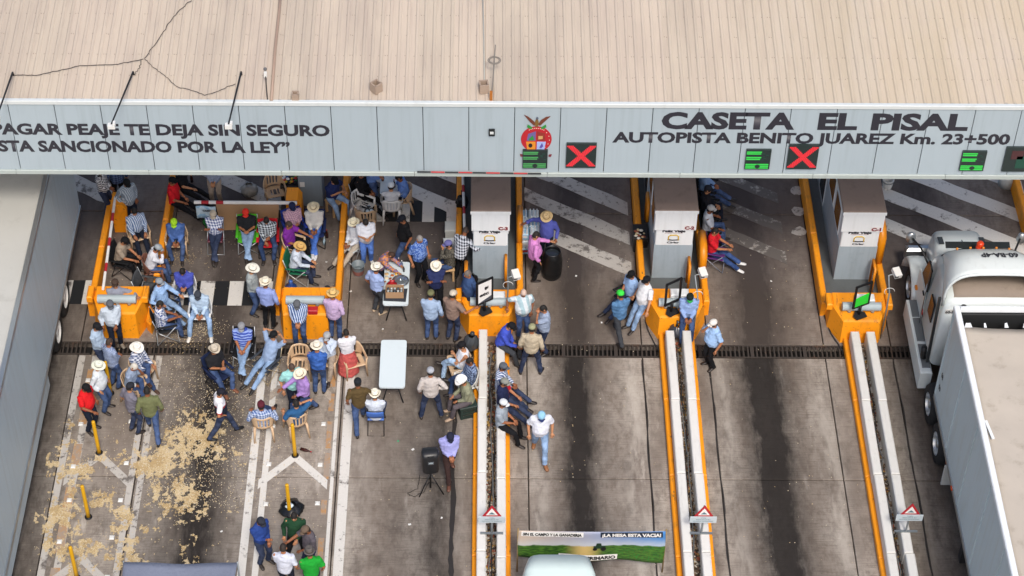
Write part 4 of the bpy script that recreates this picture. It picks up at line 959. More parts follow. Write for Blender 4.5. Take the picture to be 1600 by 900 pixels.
# ------------------------------------------------------------------ chairs (origin: on the ground below the sitter's hips, front towards -Y)
CH = {}
def parts(kind, c1, c2=None):
    key = (kind, c1, c2)
    if key in CH: return CH[key]
    L = []
    if kind == 'tub':                             # moulded plastic armchair
        mt = paint('moulded_'+c1, c1, .45, .08, .12)
        def sh(i, nu, ro):
            th = (i/nu-.5)*2*rad(122); x = math.sin(th)*(.27+ro); y = -.1+math.cos(th)*(.25+ro)
            a = abs(th); zt = .84 if a < .7 else .84-.22*min(1, (a-.7)/.7)**1.0
            if a > 1.57: x = math.copysign(.27+ro, th); y = -.1 - (a-1.57)*.42
            return x, y, zt
        nu = 28; m = MB()
        def fn(u, v):
            i = round(u*nu); x, y, zt = sh(i, nu, .03*v); a = abs((i/nu-.5)*2*rad(122)); zb = .44 if a < 1.15 else zt-.055
            return (x, y, zb+(zt-zb)*v)
        m.grid(fn, nu, 6, 0, lambda i, j: 10 <= i < 18 and i % 2 == 0 and 1 <= j < 5); L.append(('backrest', m.mesh('backrest', mt, True), .018))
        m = MB(); m.grid(lambda u, v: ((u-.5)*(.46+.03*(1-v)), -.36+.46*v, .43-.025*math.sin(math.pi*u)*math.sin(math.pi*v)), 12, 8, 0, lambda i, j: i in (3, 5, 6, 8) and 2 <= j < 6); L.append(('seat', m.mesh('seat', mt, True), .022))
        for sx in (-1, 1):
            m = MB(); m.rings([((sx*.27, -.35, 0), (.022, 0, 0), (0, .03, 0)), ((sx*.25, -.33, .42), (.03, 0, 0), (0, .035, 0)), ((sx*.27, -.33, .62), (.022, 0, 0), (0, .03, 0))], 8); L.append(('leg', m.mesh('leg', mt, True), 0))
            m = MB(); m.rings([((sx*.24, .2, 0), (.022, 0, 0), (0, .03, 0)), ((sx*.21, .1, .43), (.035, 0, 0), (0, .035, 0))], 8); L.append(('leg', m.mesh('leg', mt, True), 0))
    elif kind == 'camp':                          # folding fabric camping chair
        fb = cloth('plain', c1); st = plain('chair_tube_'+(c2 or '3a3c40'), c2 or '3a3c40', .4, .5); r = .012
        m = MB(); m.grid(lambda u, v: ((u-.5)*.52, -.36+.46*v, .42-.05*math.sin(math.pi*u)+.02*(1-v)), 8, 6); L.append(('seat', m.mesh('seat', fb, True), .012))
        m = MB(); m.grid(lambda u, v: ((u-.5)*.54, .12+.1*v+.03*math.sin(math.pi*u), .44+.46*v), 8, 6); L.append(('backrest', m.mesh('backrest', fb, True), .012))
        for sx in (-1, 1):
            m = MB(); m.grid(lambda u, v: (sx*(.27+.035*(u-.5)*2), -.38+.56*v, .62-.01*math.sin(math.pi*v)), 1, 4); L.append(('armrest', m.mesh('armrest', fb, True), .014))
            for p, q in (((sx*.27, -.38, 0), (-sx*.25, -.36, .42)), ((sx*.27, .18, 0), (-sx*.25, .12, .44)), ((sx*.27, -.38, 0), (sx*.27, .12, .44)), ((sx*.27, .18, 0), (sx*.27, -.38, .62)), ((sx*.27, .10, .42), (sx*.27, .23, .92))):
                L.append(('leg' if q[2] < .8 else 'back_post', MB().tube([p, q], r, 6).mesh('leg', st, True), 0))
    elif kind == 'fold':                          # folding chair with panel seat and back
        mt = paint('panel_'+c1, c1, .5, .1, .1); st = plain('chair_tube_'+(c2 or 'b9bdc2'), c2 or 'b9bdc2', .35, .6)
        L.append(('seat', MB().bbox((-.2, -.32, .42), (.2, .1, .455), .015).mesh('seat', mt), 0))
        m = MB(); m.grid(lambda u, v: ((u-.5)*.42, .16+.05*v+.03*math.sin(math.pi*u), .62+.24*v), 8, 3); L.append(('backrest', m.mesh('backrest', mt, True), .02))
        L.append(('front_frame', MB().tube([(-.22, -.36, 0), (-.21, .2, .86), (.21, .2, .86), (.22, -.36, 0)], .013, 6).mesh('front_frame', st, True), 0))
        L.append(('rear_frame', MB().tube([(-.19, -.22, .43), (-.2, .24, 0), (.2, .24, 0), (.19, -.22, .43)], .013, 6).mesh('rear_frame', st, True), 0))
        L.append(('front_rail', MB().tube([(-.22, -.36, .02), (.22, -.36, .02)], .012, 6).mesh('front_rail', st, True), 0))
    elif kind == 'stool':
        mt = paint('pine_wood', 'c9a578', .7, .25, .2)
        L.append(('seat', MB().bbox((-.2, -.3, .40), (.2, .1, .44), .01).mesh('seat', mt), 0))
        for x in (-.16, .16):
            for y in (-.26, .06): L.append(('leg', MB().box((x, y, .2), (.05, .05, .4)).mesh('leg', mt), 0))
    elif kind == 'crate':
        mt = paint('crate_green', '20332f', .6, .2, .2); m = MB()
        for z in (.06, .2, .34): m.box((0, -.26, z), (.42, .025, .09)); m.box((0, .14, z), (.42, .025, .09)); m.box((-.2, -.06, z), (.025, .4, .09)); m.box((.2, -.06, z), (.025, .4, .09))
        L.append(('slat_wall', m.mesh('slat_wall', mt), 0)); L.append(('lid', MB().bbox((-.23, -.29, .39), (.23, .17, .43), .015).mesh('lid', mt), 0))
        for x in (-.19, .19):
            for y in (-.24, .12): L.append(('leg', MB().box((x, y, .2), (.05, .05, .4)).mesh('leg', mt), 0))
    CH[key] = L; return L
def chair(kind, loc, h, label, c1='c6a988', c2=None):
    nm = {'tub': 'plastic_armchair', 'camp': 'camping_chair', 'fold': 'folding_chair', 'stool': 'wooden_stool', 'crate': 'plastic_crate'}[kind]
    cat = {'crate': 'crate', 'stool': 'stool'}.get(kind, 'chair')
    o = empty(nm, (loc[0], loc[1], loc[2] if len(loc) > 2 else 0), rad(h), label, cat, 'seats set out among the lanes'); o.scale = (.94, .94, .94)
    for n_, me, th in parts(kind, c1, c2):
        q = link(n_, me, o)
        if th: md = q.modifiers.new('thickness', 'SOLIDIFY'); md.thickness = th; md.offset = 0
    return o

# ------------------------------------------------------------------ people
JOBS = []                                         # closed overlapping solids to be fused into one skin each
def fuse(mb, name, mats, parent, voxel, extra=None, wr=0.):
    JOBS.append((mb, name, mats, parent, voxel, extra, wr))
def ik(a, t, l1, l2, pole):
    a, t = Vector(a), Vector(t); d = t-a; L = min(d.length, (l1+l2)*.995); dn = d.normalized(); t = a+dn*L
    x = (l1*l1-l2*l2+L*L)/(2*L); h = math.sqrt(max(0, l1*l1-x*x)); p = Vector(pole); p = p-dn*p.dot(dn); p = p.normalized() if p.length > 1e-6 else Vector((0, 0, 1))
    return a+dn*x+p*h, t
HAND = {'down': (.27, -.05, -.04), 'front': (.04, -.23, .06), 'phone': (.05, -.28, .24), 'cross': (-.12, -.20, .27), 'hip': (.22, -.03, .10), 'pocket': (.2, -.06, .0), 'lap': (.06, -.30, .09), 'thigh': (.15, -.34, .10),
        'rest': (.28, -.2, .19), 'chin': (.03, -.19, .57), 'behind': (.12, .1, .70), 'fwd': (.14, -.52, .32), 'side': (.55, -.15, .36), 'low': (.45, -.22, .0), 'back': (.06, .18, .06), 'ear': (.16, -.05, .62), 'desk': (.1, -.42, .2)}
POLE = {'hip': (1, .6, .1), 'behind': (1, -.2, .5), 'ear': (1, -.2, -.2), 'chin': (.5, -.2, -1), 'cross': (.8, 0, -1), 'back': (1, .6, 0)}
def finger_hand(mb, wrist, d, side, m):
    d = d.normalized(); up = Vector((0, 0, 1)); lat = d.cross(up); lat = lat.normalized() if lat.length > .2 else Vector((side, 0, 0)); nn = lat.cross(d)
    p = wrist + d*.045
    mb.rings([(wrist, lat*.026, nn*.02), (p, lat*.040, nn*.016), (p+d*.05, lat*.040, nn*.014)], 8, m)
    for i, ln in enumerate((.062, .072, .068, .052)):
        b = p+d*.045+lat*(.029-.019*i); mb.tube([b, b+d*ln*.5-nn*.006, b+d*ln*.85-nn*.026], [.009, .0085, .006], 5, m)
    b = wrist+d*.03+lat*.03*side*-1; mb.tube([b, b+d*.03+lat*.022*-side, b+d*.062+lat*.026*-side-nn*.01], [.012, .010, .007], 5, m)
NP = [0]; PK = .94
def person(px, py, h, label, shirt, pants, head, stand=True, hands=('down', 'down'), legs='stand', sleeve='long', lean=0., look=10., turn=0., fat=.4, zs=.43, zb=0., tall=1., shoe='2a2320', tuck=False, skirt=None, bend=0.):
    NP[0] += 1; idx = NP[0]; rnd = random.Random(idx*13+5)
    c = G(px, py, zb if stand else (zs+.09)*PK); root = empty('person', (c.x, c.y, zb if stand else 0), rad(h), label, 'person', 'men and women gathered in the toll plaza')
    root.scale = (tall*PK, tall*PK, tall*PK) if stand else (PK, PK, PK)
    if not stand: look *= .45
    skin = SKIN[idx % len(SKIN)]
    pel = Vector((0, 0, .92)) if stand else Vector((0, .0, zs+.10))
    R = Matrix.Rotation(rad(lean), 3, 'X') @ Matrix.Rotation(rad(bend), 3, 'Y')          # +lean tips the chest towards -Y
    T = lambda x, y, z: pel + R @ Vector((x, y, z))
    bl = .035*fat
    prof = [(-.11, .135, .105, 0), (-.03, .165+bl*.4, .12+bl*.5, 0), (.10, .158+bl, .118+bl*1.5, -bl), (.22, .162+bl*.8, .122+bl*1.2, -bl*.7), (.36, .182, .122+bl*.3, 0), (.45, .178, .105, .01), (.505, .12, .08, .015), (.54, .06, .06, .01)]
    def torso(mb, grow, z0=-.2, z1=.6):
        rs = []
        for z, wx, wy, oy in prof:
            if z0-.001 <= z <= z1: rs.append((T(0, oy, z), R @ Vector((wx+grow, 0, 0)), R @ Vector((0, wy+grow, 0))))
        mb.rings(rs, 16)
    hp = [(-1, hands[0]), (1, hands[1])]; arms = []
    for s, k in hp:
        sh = T(s*.185, .01, .445)
        v = HAND[k] if isinstance(k, str) else k
        tg = T(s*v[0], v[1], v[2]); po = POLE.get(k if isinstance(k, str) else '', (.55, .8, -.5)); el, wr = ik(sh, tg, .285, .255, R @ Vector((s*po[0], po[1], po[2]))); arms.append((s, sh, el, wr))
    # legs
    lg = []
    for s in (-1, 1):
        hipj = pel+Vector((s*.095, 0, -.02))
        if stand:
            ft = {'stand': (s*.11, rnd.uniform(-.05, .05)), 'wide': (s*.25, rnd.uniform(-.06, .06)), 'walk': (s*.09, -.36*s), 'walk2': (s*.09, .36*s), 'lean': (s*.1, -.35)}[legs]
            an = Vector((ft[0], ft[1], .085+(.05 if legs.startswith('walk') and ft[1] > .1 else 0)))
            kn, an = ik(hipj, an, .43, .42, (0, -1, 0)); toe = Vector((s*.25, -1, 0))
        else:
            fx, fy, fz = {'sit': (s*.13, -.47, .08), 'spread': (s*.27, -.6, .08), 'stretch': (s*.13, -.84, .08), 'tuck': (s*.11, -.3, .08), 'crossed': ((s*.10, -.50, .08) if s < 0 else (-.24, -.46, .42)), 'ankle': (-s*.05, -.66, .08+.05*(s > 0)), 'hang': (s*.12, -.36, .08)}[legs]
            kn, an = ik(hipj, (fx, fy, fz), .43, .42, (s*.25, -.3, 1)); toe = Vector((s*.2, -1, 0 if fz < .2 else .3))
            if legs == 'crossed' and s > 0: toe = Vector((-.5, -1, .5))
        lg.append((s, hipj, kn, an, toe.normalized()))
    # body: one skin of head, neck, trunk and arms
    nk = T(0, .01, .53); Rh = Matrix.Rotation(rad(turn), 3, 'Z') @ R @ Matrix.Rotation(rad(look), 3, 'X'); hc = nk + R @ Vector((0, -.02, .05)) + Rh @ Vector((0, -.015, .10))
    H = lambda x, y, z: hc + Rh @ Vector((x, y, z))
    b = MB(); torso(b, -.012); b.tube([T(0, .01, .46), H(0, .01, -.05)], [.062, .055], 10)
    b.ell(hc, .077, .095, .108, Rh, 14, 9); b.ell(H(0, -.03, -.062), .055, .062, .055, Rh, 10, 6); b.ell(H(0, -.098, -.012), .016, .02, .026, Rh, 8, 5); b.ell(H(0, -.075, .022), .05, .022, .014, Rh, 8, 4)
    for s in (-1, 1): b.ell(H(s*.08, .01, -.005), .014, .022, .032, Rh, 8, 5)
    for s, sh, el, wr in arms: b.tube([sh-(el-sh)*.12, sh, el, wr], [.055, .057, .043, .03], 10)
    ex = MB()
    for s, sh, el, wr in arms: finger_hand(ex, wr, (wr-el), s, 0)
    for s in (-1, 1): ex.ell(H(s*.032, -.088, .004), .012, .008, .006, Rh, 6, 4, 1)
    ex.ell(H(0, -.086, -.052), .022, .008, .005, Rh, 6, 4, 2)
    if skirt:
        for s, hj, kn, an, toe in lg: b.tube([hj, kn, an], [.07, .05, .035], 8)
    fuse(b, 'body', [skin, plain('eye_dark', '1c1410', .4), plain('lip', '7a4236', .5)], root, .016, ex)
    # shirt
    sm = shirt if not isinstance(shirt, tuple) else cloth(*shirt)
    q = MB(); torso(q, .014, -.04 if tuck else -.12, .52 if sleeve == 'none' else .56)
    for s, sh, el, wr in arms:
        st = sh-(el-sh)*.15
        if sleeve == 'long': q.tube([st, sh, sh.lerp(el, .5), el, el.lerp(wr, .55), el.lerp(wr, .95)], [.068, .074, .067, .058, .051, .045], 10)
        elif sleeve == 'short': q.tube([st, sh, sh.lerp(el, .45), sh.lerp(el, .82)], [.068, .076, .072, .070], 10)
    fuse(q, 'shirt', [sm], root, .021, None, .014)
    if sleeve != 'none':
        cm = MB(); cm.tube([T(.062*math.cos(a), .008+.058*math.sin(a), .535+.018*math.sin(a)) for a in [2*math.pi*i/14 for i in range(15)]], .014, 5); cm.build('collar', sm, root, True)
    # trousers or skirt
    pm = cloth(*pants) if isinstance(pants, tuple) else pants
    q = MB()
    if skirt:
        q.rings([(pel+Vector((0, 0, .06)), (.165, 0, 0), (0, .13, 0)), (pel+Vector((0, 0, -.2)), (.23, 0, 0), (0, .2, 0)), (pel+Vector((0, 0, -.55)), (.28, 0, 0), (0, .25, 0)), (pel+Vector((0, 0, -.8)), (.30, 0, 0), (0, .27, 0))], 18)
        fuse(q, 'skirt', [pm], root, .022, None, .022)
    else:
        hz = R if stand else Matrix.Rotation(rad(lean*.5), 3, 'X')
        q.rings([(pel + hz @ Vector((0, 0, z)), hz @ Vector((wx, 0, 0)), hz @ Vector((0, wy, 0))) for z, wx, wy in ((-.13, .12, .10), (-.05, .168, .128+bl*.3), (.06, .166+bl*.4, .124+bl*.5))], 14)
        for s, hj, kn, an, toe in lg: q.tube([hj+Vector((0, 0, .03)), hj.lerp(kn, .25), kn, kn.lerp(an, .5), an+(an-kn).normalized()*.02], [.10, .096, .073, .066, .060], 10)
        fuse(q, 'trousers', [pm], root, .021, None, .013)
    if tuck:
        bm_ = MB(); bm_.rings([(T(0, -bl*.4, z), R @ Vector((.178+bl*.7, 0, 0)), R @ Vector((0, .135+bl*.9, 0))) for z in (-.015, .025)], 16, 0, False); bm_.build('belt', plain('belt_leather', '2a2019', .5), root, True)
    for s, hj, kn, an, toe in lg:
        up = Vector((0, 0, 1)); lat = toe.cross(up).normalized(); u2 = lat.cross(toe); a0 = an + u2*-.06
        sh_ = MB(); sh_.rings([(a0-toe*.075+u2*.03, lat*.02, u2*.025), (a0-toe*.06+u2*.025, lat*.036, u2*.045), (a0+u2*.03, lat*.042, u2*.055), (a0+toe*.07+u2*.015, lat*.047, u2*.036), (a0+toe*.14+u2*.005, lat*.048, u2*.026), (a0+toe*.19, lat*.03, u2*.016)], 10)
        fixn(sh_.build('shoe', plain('shoe_'+shoe, shoe, .5), root, True))
    # head wear
    kind = head[0]
    if kind in ('hair', 'cap', 'hat'):
        hair = head[1] if kind == 'hair' else '1d1714'
        hm = MB(); top = 1. if kind == 'hair' else .12
        def hf(u, v):
            a = 2*math.pi*u; e = v*top*math.pi/2; front = max(0, -math.sin(a))
            z = -.035+.055*front*(1-v) + (.155-.055*front*(1-v)*1)*math.sin(e) if kind == 'hair' else -.04+.07*v+.03*front
            r_ = math.cos(e*.97); return H(.084*math.cos(a)*r_, .004+.100*math.sin(a)*r_, z)
        hm.grid(hf, 18, 6); hm.build('hair', plain('hair_'+hair, hair, .75), root, True)
    if kind == 'cap':
        mt = cloth('plain', head[1]); m2 = cloth('plain', head[2]) if len(head) > 2 else mt
        cm = MB(); cm.rings([(H(0, 0, z), Rh @ Vector((r_*.094, 0, 0)), Rh @ Vector((0, r_*.108, 0))) for z, r_ in ((.028, 1.), (.06, .99), (.09, .90), (.112, .70), (.124, .38), (.127, .08))], 18)
        cp = cm.build('cap', mt, root, True)
        vm = MB(); vm.grid(lambda u, v: H((u-.5)*.165*(1-.35*v*v), -.085-.085*v*(1-(2*u-1)**2*.55), .036-.012*v-.03*(2*u-1)**2), 10, 4); vm.build('visor', m2, cp, True, .006)
        MB().ell(H(0, 0, .128), .008, .008, .004, Rh, 8, 4).build('button', mt, cp, True)
    elif kind == 'hat':
        mt = paint('straw_'+head[1], head[1], .8, .15, .12, '9a8560', 0, .5, 40)
        br = (head[2] if len(head) > 2 else .185)*.86; curl = head[3] if len(head) > 3 else .05
        hm = MB(); hm.grid(lambda u, v: H((.088+(br-.088)*v)*math.cos(2*math.pi*u), (.10+(br*1.08-.10)*v)*math.sin(2*math.pi*u), .045+curl*v*v*abs(math.cos(2*math.pi*u))**1.5-.012*v*abs(math.sin(2*math.pi*u))), 28, 4)
        def crown(u, v):
            a = 2*math.pi*u; r_ = 1-.16*v if v < .8 else .87*(1-(v-.8)/.2); z = .045+.115*min(1, v/.8); x = .088*r_*math.cos(a); y = .10*r_*math.sin(a)
            if v >= .8: z -= .03*(1-abs(x)/.07*.6)*((v-.8)/.2)
            return H(x, y, z)
        hm.grid(crown, 24, 8); hb = hm.build('hat', mt, root, True, .004)
        if len(head) > 4 or rnd.random() < .6:
            bm_ = MB(); bm_.rings([(H(0, 0, z), Rh @ Vector((.0895, 0, 0)), Rh @ Vector((0, .1015, 0))) for z in (.05, .072)], 22, 0, False); bm_.build('hat_band', plain('hat_band', '4a3a2a' if rnd.random() < .5 else '8a7a60', .6), hb, True)
    return root, c
def flush_people():
    tmp = []
    for mb, name, mats, parent, vox, extra, wr in JOBS:
        me = mb.mesh('solid', mats[0]); o = bpy.data.objects.new('solid', me); COL.objects.link(o)
        r = o.modifiers.new('fuse', 'REMESH'); r.mode = 'VOXEL'; r.voxel_size = vox; r.use_smooth_shade = True
        tmp.append(o)
    dg = bpy.context.evaluated_depsgraph_get(); dg.update()
    import numpy as np
    got = []
    for o in tmp:                                 # read every fused skin before anything new is linked
        em = o.evaluated_get(dg).data; co = np.empty(len(em.vertices)*3, np.float32); em.vertices.foreach_get('co', co)
        lv = np.empty(len(em.loops), np.int32); em.loops.foreach_get('vertex_index', lv); ls = np.empty(len(em.polygons), np.int32); em.polygons.foreach_get('loop_start', ls)
        got.append((co, lv, ls))
    for (mb, name, mats, parent, vox, extra, wr), (co, lv, ls) in zip(JOBS, got):
        me = bpy.data.meshes.new(name); me.vertices.add(len(co)//3); me.vertices.foreach_set('co', co); me.loops.add(len(lv)); me.loops.foreach_set('vertex_index', lv)
        me.polygons.add(len(ls)); me.polygons.foreach_set('loop_start', ls); me.polygons.foreach_set('use_smooth', [True]*len(ls)); me.update(calc_edges=True)
        if wr:
            ox, oy = 7.4 + parent.location.x*3.1, parent.location.y*2.3
            nv = len(co)//3; nr = np.empty(nv*3, np.float32); me.vertices.foreach_get('normal', nr); nr = nr.reshape(-1, 3); c3 = co.reshape(-1, 3)
            q = np.array([mnoise.noise((9*(x+ox), 9*(y+oy), 13*z)) + .6*mnoise.noise((21*(x+ox), 21*(y+oy), 26*z)) for x, y, z in c3.tolist()], np.float32)
            me.vertices.foreach_set('co', (c3+nr*(q*wr)[:, None]).ravel()); me.update()
        if extra:
            n0 = len(me.vertices); vs = [tuple(v.co) for v in me.vertices]+extra.v; fs = [tuple(p.vertices) for p in me.polygons]; nf = len(fs); fs += [tuple(i+n0 for i in f) for f in extra.f]
            m2 = bpy.data.meshes.new(name); m2.from_pydata(vs, [], fs); m2.polygons.foreach_set('material_index', [0]*nf+extra.mi); m2.polygons.foreach_set('use_smooth', [True]*len(fs)); bpy.data.meshes.remove(me); me = m2
        if not extra: me.materials.clear()
        for m_ in mats: me.materials.append(m_)
        if extra: pass
        me.update(); link(name, me, parent)
    for o in tmp:
        d = o.data; bpy.data.objects.remove(o); bpy.data.meshes.remove(d)
JEAN, DJEAN, LJEAN, NAVYP, BLKP, GRYP, KHK, BRNP = ('denim', '33466a'), ('denim', '252f47'), ('denim', '7891b0'), ('plain', '1c2333'), ('plain', '17181c'), ('plain', '3c3f44'), ('plain', 'a8998a'), ('plain', '3a2a28')
def st(px, py, h, lab, shirt, pants, head, **k): return person(px, py, h, lab, shirt, pants, head, True, **k)
def si(px, py, h, lab, shirt, pants, head, ch=None, chlab=None, c1='c6a988', c2=None, **k):
    k.setdefault('hands', ('lap', 'lap')); k.setdefault('legs', 'sit'); k.setdefault('look', 15)
    r = person(px, py, h, lab, shirt, pants, head, False, **k)
    if ch: chair(ch, (r[1].x, r[1].y), h, chlab, c1, c2)
    return r
STRAW, WSTRAW = 'd9bd8c', 'e6e0d0'
# --- beside the grey trailer
st(167, 333, 75, 'standing man in black and white checkered shirt and dark jeans left of the orange cabinet', ('check', 'e8e8ea', '23252b', 16), DJEAN, ('hat', WSTRAW), hands=('front', 'front'))
st(189, 318, 200, 'man in dark blue plaid shirt half hidden under the canopy front', ('plaid', '2b3a5c', '6a7fa8', 14), BLKP, ('cap', '202226'), hands=('down', 'down'))
st(207, 352, 35, 'standing man in grey and white striped shirt and black cap right of the orange cabinet', ('vstripe', 'b4bec6', '7d8a96', 22), NAVYP, ('cap', '1a1b1e'), hands=('pocket', 'pocket'), look=20, fat=.8)
si(214, 358, 22, 'seated man in blue striped shirt with navy trousers and hands on his thighs', ('vstripe', 'c4d0e0', '5f7aa4', 20), NAVYP, ('hair', '15110f'), 'tub', 'tan plastic armchair under the man with striped shirt and navy trousers', hands=('thigh', 'thigh'), legs='stretch', look=25, shoe='9aa0a4')
si(272, 312, 75, 'man in bright red polo sitting on the orange kerb with a leg stretched out', ('plain', 'd8202a'), BLKP, ('cap', '17181b'), sleeve='short', hands=('thigh', 'lap'), legs='stretch', zs=.45, look=5)
si(285, 291, 78, 'man dressed in black sitting beyond the red polo man', ('plain', '1b1b1f'), BLKP, ('cap', '151518'), sleeve='short', hands=('thigh', 'chin'), legs='stretch', zs=.45)
si(277, 368, 0, 'seated man in blue denim shirt and lime green cap', ('denim', '3f5c92'), JEAN, ('cap', 'a3d62f'), 'tub', 'tan armchair of the man with lime green cap beside the kerb', hands=('lap', 'lap'), look=35, lean=12, fat=.6)
si(187, 402, 75, 'seated man in khaki shirt and black cap leaning forward beside the striped boom', ('plain', '9d8f7e'), BLKP, ('cap', '17171a'), 'camp', 'black camping chair beside the striped boom', '1d1e21', '26272a', hands=('desk', 'desk'), sleeve='short', lean=15, look=25)
si(234, 416, 95, 'seated man in white long sleeve shirt and grey cap with a hand at his face', ('plain', 'd8dae2'), JEAN, ('cap', '9aa2a8'), 'tub', 'reddish brown chair behind the man in white long sleeves', '7a5244', hands=('chin', 'lap'), lean=20, look=20)
si(252, 470, 62, 'seated man in pale denim shirt and grey cap holding out his hand', ('denim', '7f9cc0'), LJEAN, ('cap', '8d949b'), 'camp', 'dark camping chair under the man in pale denim', '2a2c30', 'a9adb0', hands=('rest', 'fwd'), legs='stretch', look=5, fat=.7)
si(252, 505, 105, 'seated man in blue and white plaid shirt seen from behind on a folding chair', ('plaid', 'e2e6ee', '33508c', 15), JEAN, ('hair', '1a1512'), 'camp', 'charcoal camping chair with silver legs near the orange block', '26282c', 'b4b8bb', hands=('desk', 'thigh'), sleeve='short')
chair('camp', G(226, 449, .45)[:2], 80, 'grey camping chair with sagging back next to the white sleeved man', '4a4d50', 'c2c6c8')
si(290, 445, 0, 'seated man in indigo shirt looking at a phone on a white chair', ('plain', '4a55b0'), JEAN, ('hair', '16110f'), 'tub', 'white plastic chair of the indigo shirt man', 'd6d7d6', hands=('phone', 'phone'), look=40, lean=10)
si(314, 480, 0, 'seated man in pale blue shirt with light jeans and knees wide apart', ('plain', 'b4cbe2'), LJEAN, ('cap', '3b4048'), 'tub', 'white plastic chair under the man with wide apart knees', 'd8d9d8', hands=('lap', 'lap'), legs='spread', look=40, lean=12, shoe='d8d4cc')
si(184, 477, 0, 'man in grey shirt and brown cap slouching behind the grey bumper pipe', ('plain', '8f95a6'), BLKP, ('cap', '4a3c34'), 'camp', 'black high back chair behind the grey bumper pipe', '18191b', '222326', hands=('lap', 'side'), lean=-12, look=10, legs='tuck')
st(183, 541, 20, 'standing man in white open shirt in front of the left orange block', ('plain', 'c6d2de'), NAVYP, ('cap', '5b5f66'), hands=('down', 'front'), look=20, fat=.8, shoe='7d7468')
st(161, 578, 70, 'man in pale blue shirt and black cap facing the two others by the block', ('plain', 'a9bdd2'), DJEAN, ('cap', '1d1e22'), hands=('front', 'front'), look=15)
st(181, 604, 140, 'man in fine blue check shirt with shaved head seen from behind', ('check', 'a9b6cc', '5d6f98', 26), JEAN, ('hair', '3a2a20'), hands=('front', 'front'), fat=.7)
st(164, 640, 75, 'man in white shirt and round white hat standing by the yellow post', ('plain', 'd4dce2'), JEAN, ('hat', 'dfe2d2', .19, .01), hands=('pocket', 'down'), fat=.6)
st(144, 672, 60, 'man in bright red shirt and black cap resting a hand on a yellow post', ('plain', 'd41f24'), NAVYP, ('cap', '18191b'), sleeve='short', hands=((.2, -.35, .15), 'down'), look=25, fat=.8)
si(216, 573, 60, 'seated man in blue and white plaid shirt and broad white hat', ('plaid', 'dfe4ee', '42557e', 14), JEAN, ('hat', 'e6e4dc', .2, .03), 'tub', 'tan armchair under the broad white hat man near the drain', hands=('lap', 'thigh'), legs='crossed', look=25, shoe='4a3022')
si(203, 598, 72, 'seated white haired man in grey blue polo with hand on chin', ('plain', '8f9fb8'), JEAN, ('hair', 'c9c4ba'), 'tub', 'tan armchair of the white haired man', hands=('lap', 'chin'), sleeve='short', legs='crossed', lean=14, shoe='d9dadb')
st(213, 674, 135, 'man in dusty grey shirt standing with his back turned near the tan armchair', ('plain', '777582'), DJEAN, ('cap', '2a2c33', 'c8c8c4'), hands=('front', 'down'), sleeve='short')
st(241, 682, 190, 'man in olive green shirt walking away next to the grain', ('plain', '6f7450'), JEAN, ('hair', '14110f'), hands=('down', 'down'), legs='walk', tall=1.02, shoe='1c1a1c')
# --- lane with the spilled grain
si(337, 575, 42, 'seated man in black polo and tan western hat clasping his hands', ('plain', '232428'), JEAN, ('hat', 'c3b9a8', .17, .07), 'camp', 'navy camping chair of the man in black polo', '1c2746', '23252b', hands=('phone', 'phone'), sleeve='short', shoe='7a4a30')
si(381, 537, -2, 'seated man in blue striped polo and grey cap', ('hstripe', '3a50a8', '8fa4dc', 13), LJEAN, ('cap', '8b8d92'), 'camp', 'black camping chair of the blue striped polo man', '17181b', 'b8bcc0', hands=('lap', 'lap'), sleeve='short', legs='ankle', look=40)
si(420, 560, -38, 'man in pale blue shirt reclining with both hands behind his head', ('plain', '93a9c9'), LJEAN, ('cap', '1c1d20'), 'camp', 'camping chair under the reclining man', '3a4048', 'c0b090', hands=('behind', 'behind'), sleeve='short', lean=-24, legs='stretch', look=20, shoe='23211f')
chair('tub', G(469, 560, .45)[:2], 0, 'empty tan plastic armchair facing the camera below the orange block')
si(514, 553, -15, 'seated man in white shirt and grey cap with a hand at his mouth', ('plain', 'c8d6e8'), KHK, ('cap', 'a5a7a8'), 'tub', 'tan armchair behind the man with a hand at his mouth', hands=('lap', 'chin'), look=20, shoe='2a201c')
st(500, 612, 178, 'man in blue denim shirt and jeans with white hat seen from behind', ('denim', '2f569a'), JEAN, ('hat', 'ece4d2', .19, .03), hands=('front', 'front'), tuck=True, fat=.9, legs='stand')
st(545, 584, 195, 'woman in white top and long coral skirt standing before an armchair', ('plain', 'dedee2'), ('plain', 'c05a56'), ('hair', '17120f'), hands=('front', 'front'), sleeve='short', skirt=True, tall=.92, shoe='a87a66')
chair('tub', G(551, 556, .45)[:2], 20, 'tan armchair behind the woman in a coral skirt')
st(461, 640, 25, 'bald man in aqua tee shirt behind the lilac shirt man', ('plain', '9fd8d4'), NAVYP, ('hair', '4a3a30'), sleeve='short', hands=('down', 'down'), look=10)
st(478, 652, -55, 'man in lilac shirt and cream hat holding fruit', ('plain', 'a585c4'), JEAN, ('hat', 'ece2cc', .185, .03), hands=('fwd', 'front'), tuck=True, legs='walk', look=15)
st(350, 682, 105, 'man in white navy and red striped polo with hands on his hips', ('bands', 'e6e6ea'), DJEAN, ('cap', '22222c'), sleeve='short', hands=('hip', 'down'), legs='walk', look=20, shoe='17181a')
si(411, 660, 185, 'seated man in blue plaid shirt and dark red cap seen from behind', ('plaid', 'c2cfe4', '4a669e', 15), JEAN, ('cap', '5a2430'), 'tub', 'tan armchair left of the pair by the yellow post', hands=('rest', 'rest'), legs='crossed', lean=-8)
si(464, 657, 200, 'seated man in teal blue shirt with an arm raised to his head', ('plain', '2d5a86'), JEAN, ('hair', '16120f'), 'tub', 'tan armchair right of the pair by the yellow post', hands=('ear', 'rest'), legs='crossed', lean=-8, sleeve='short')
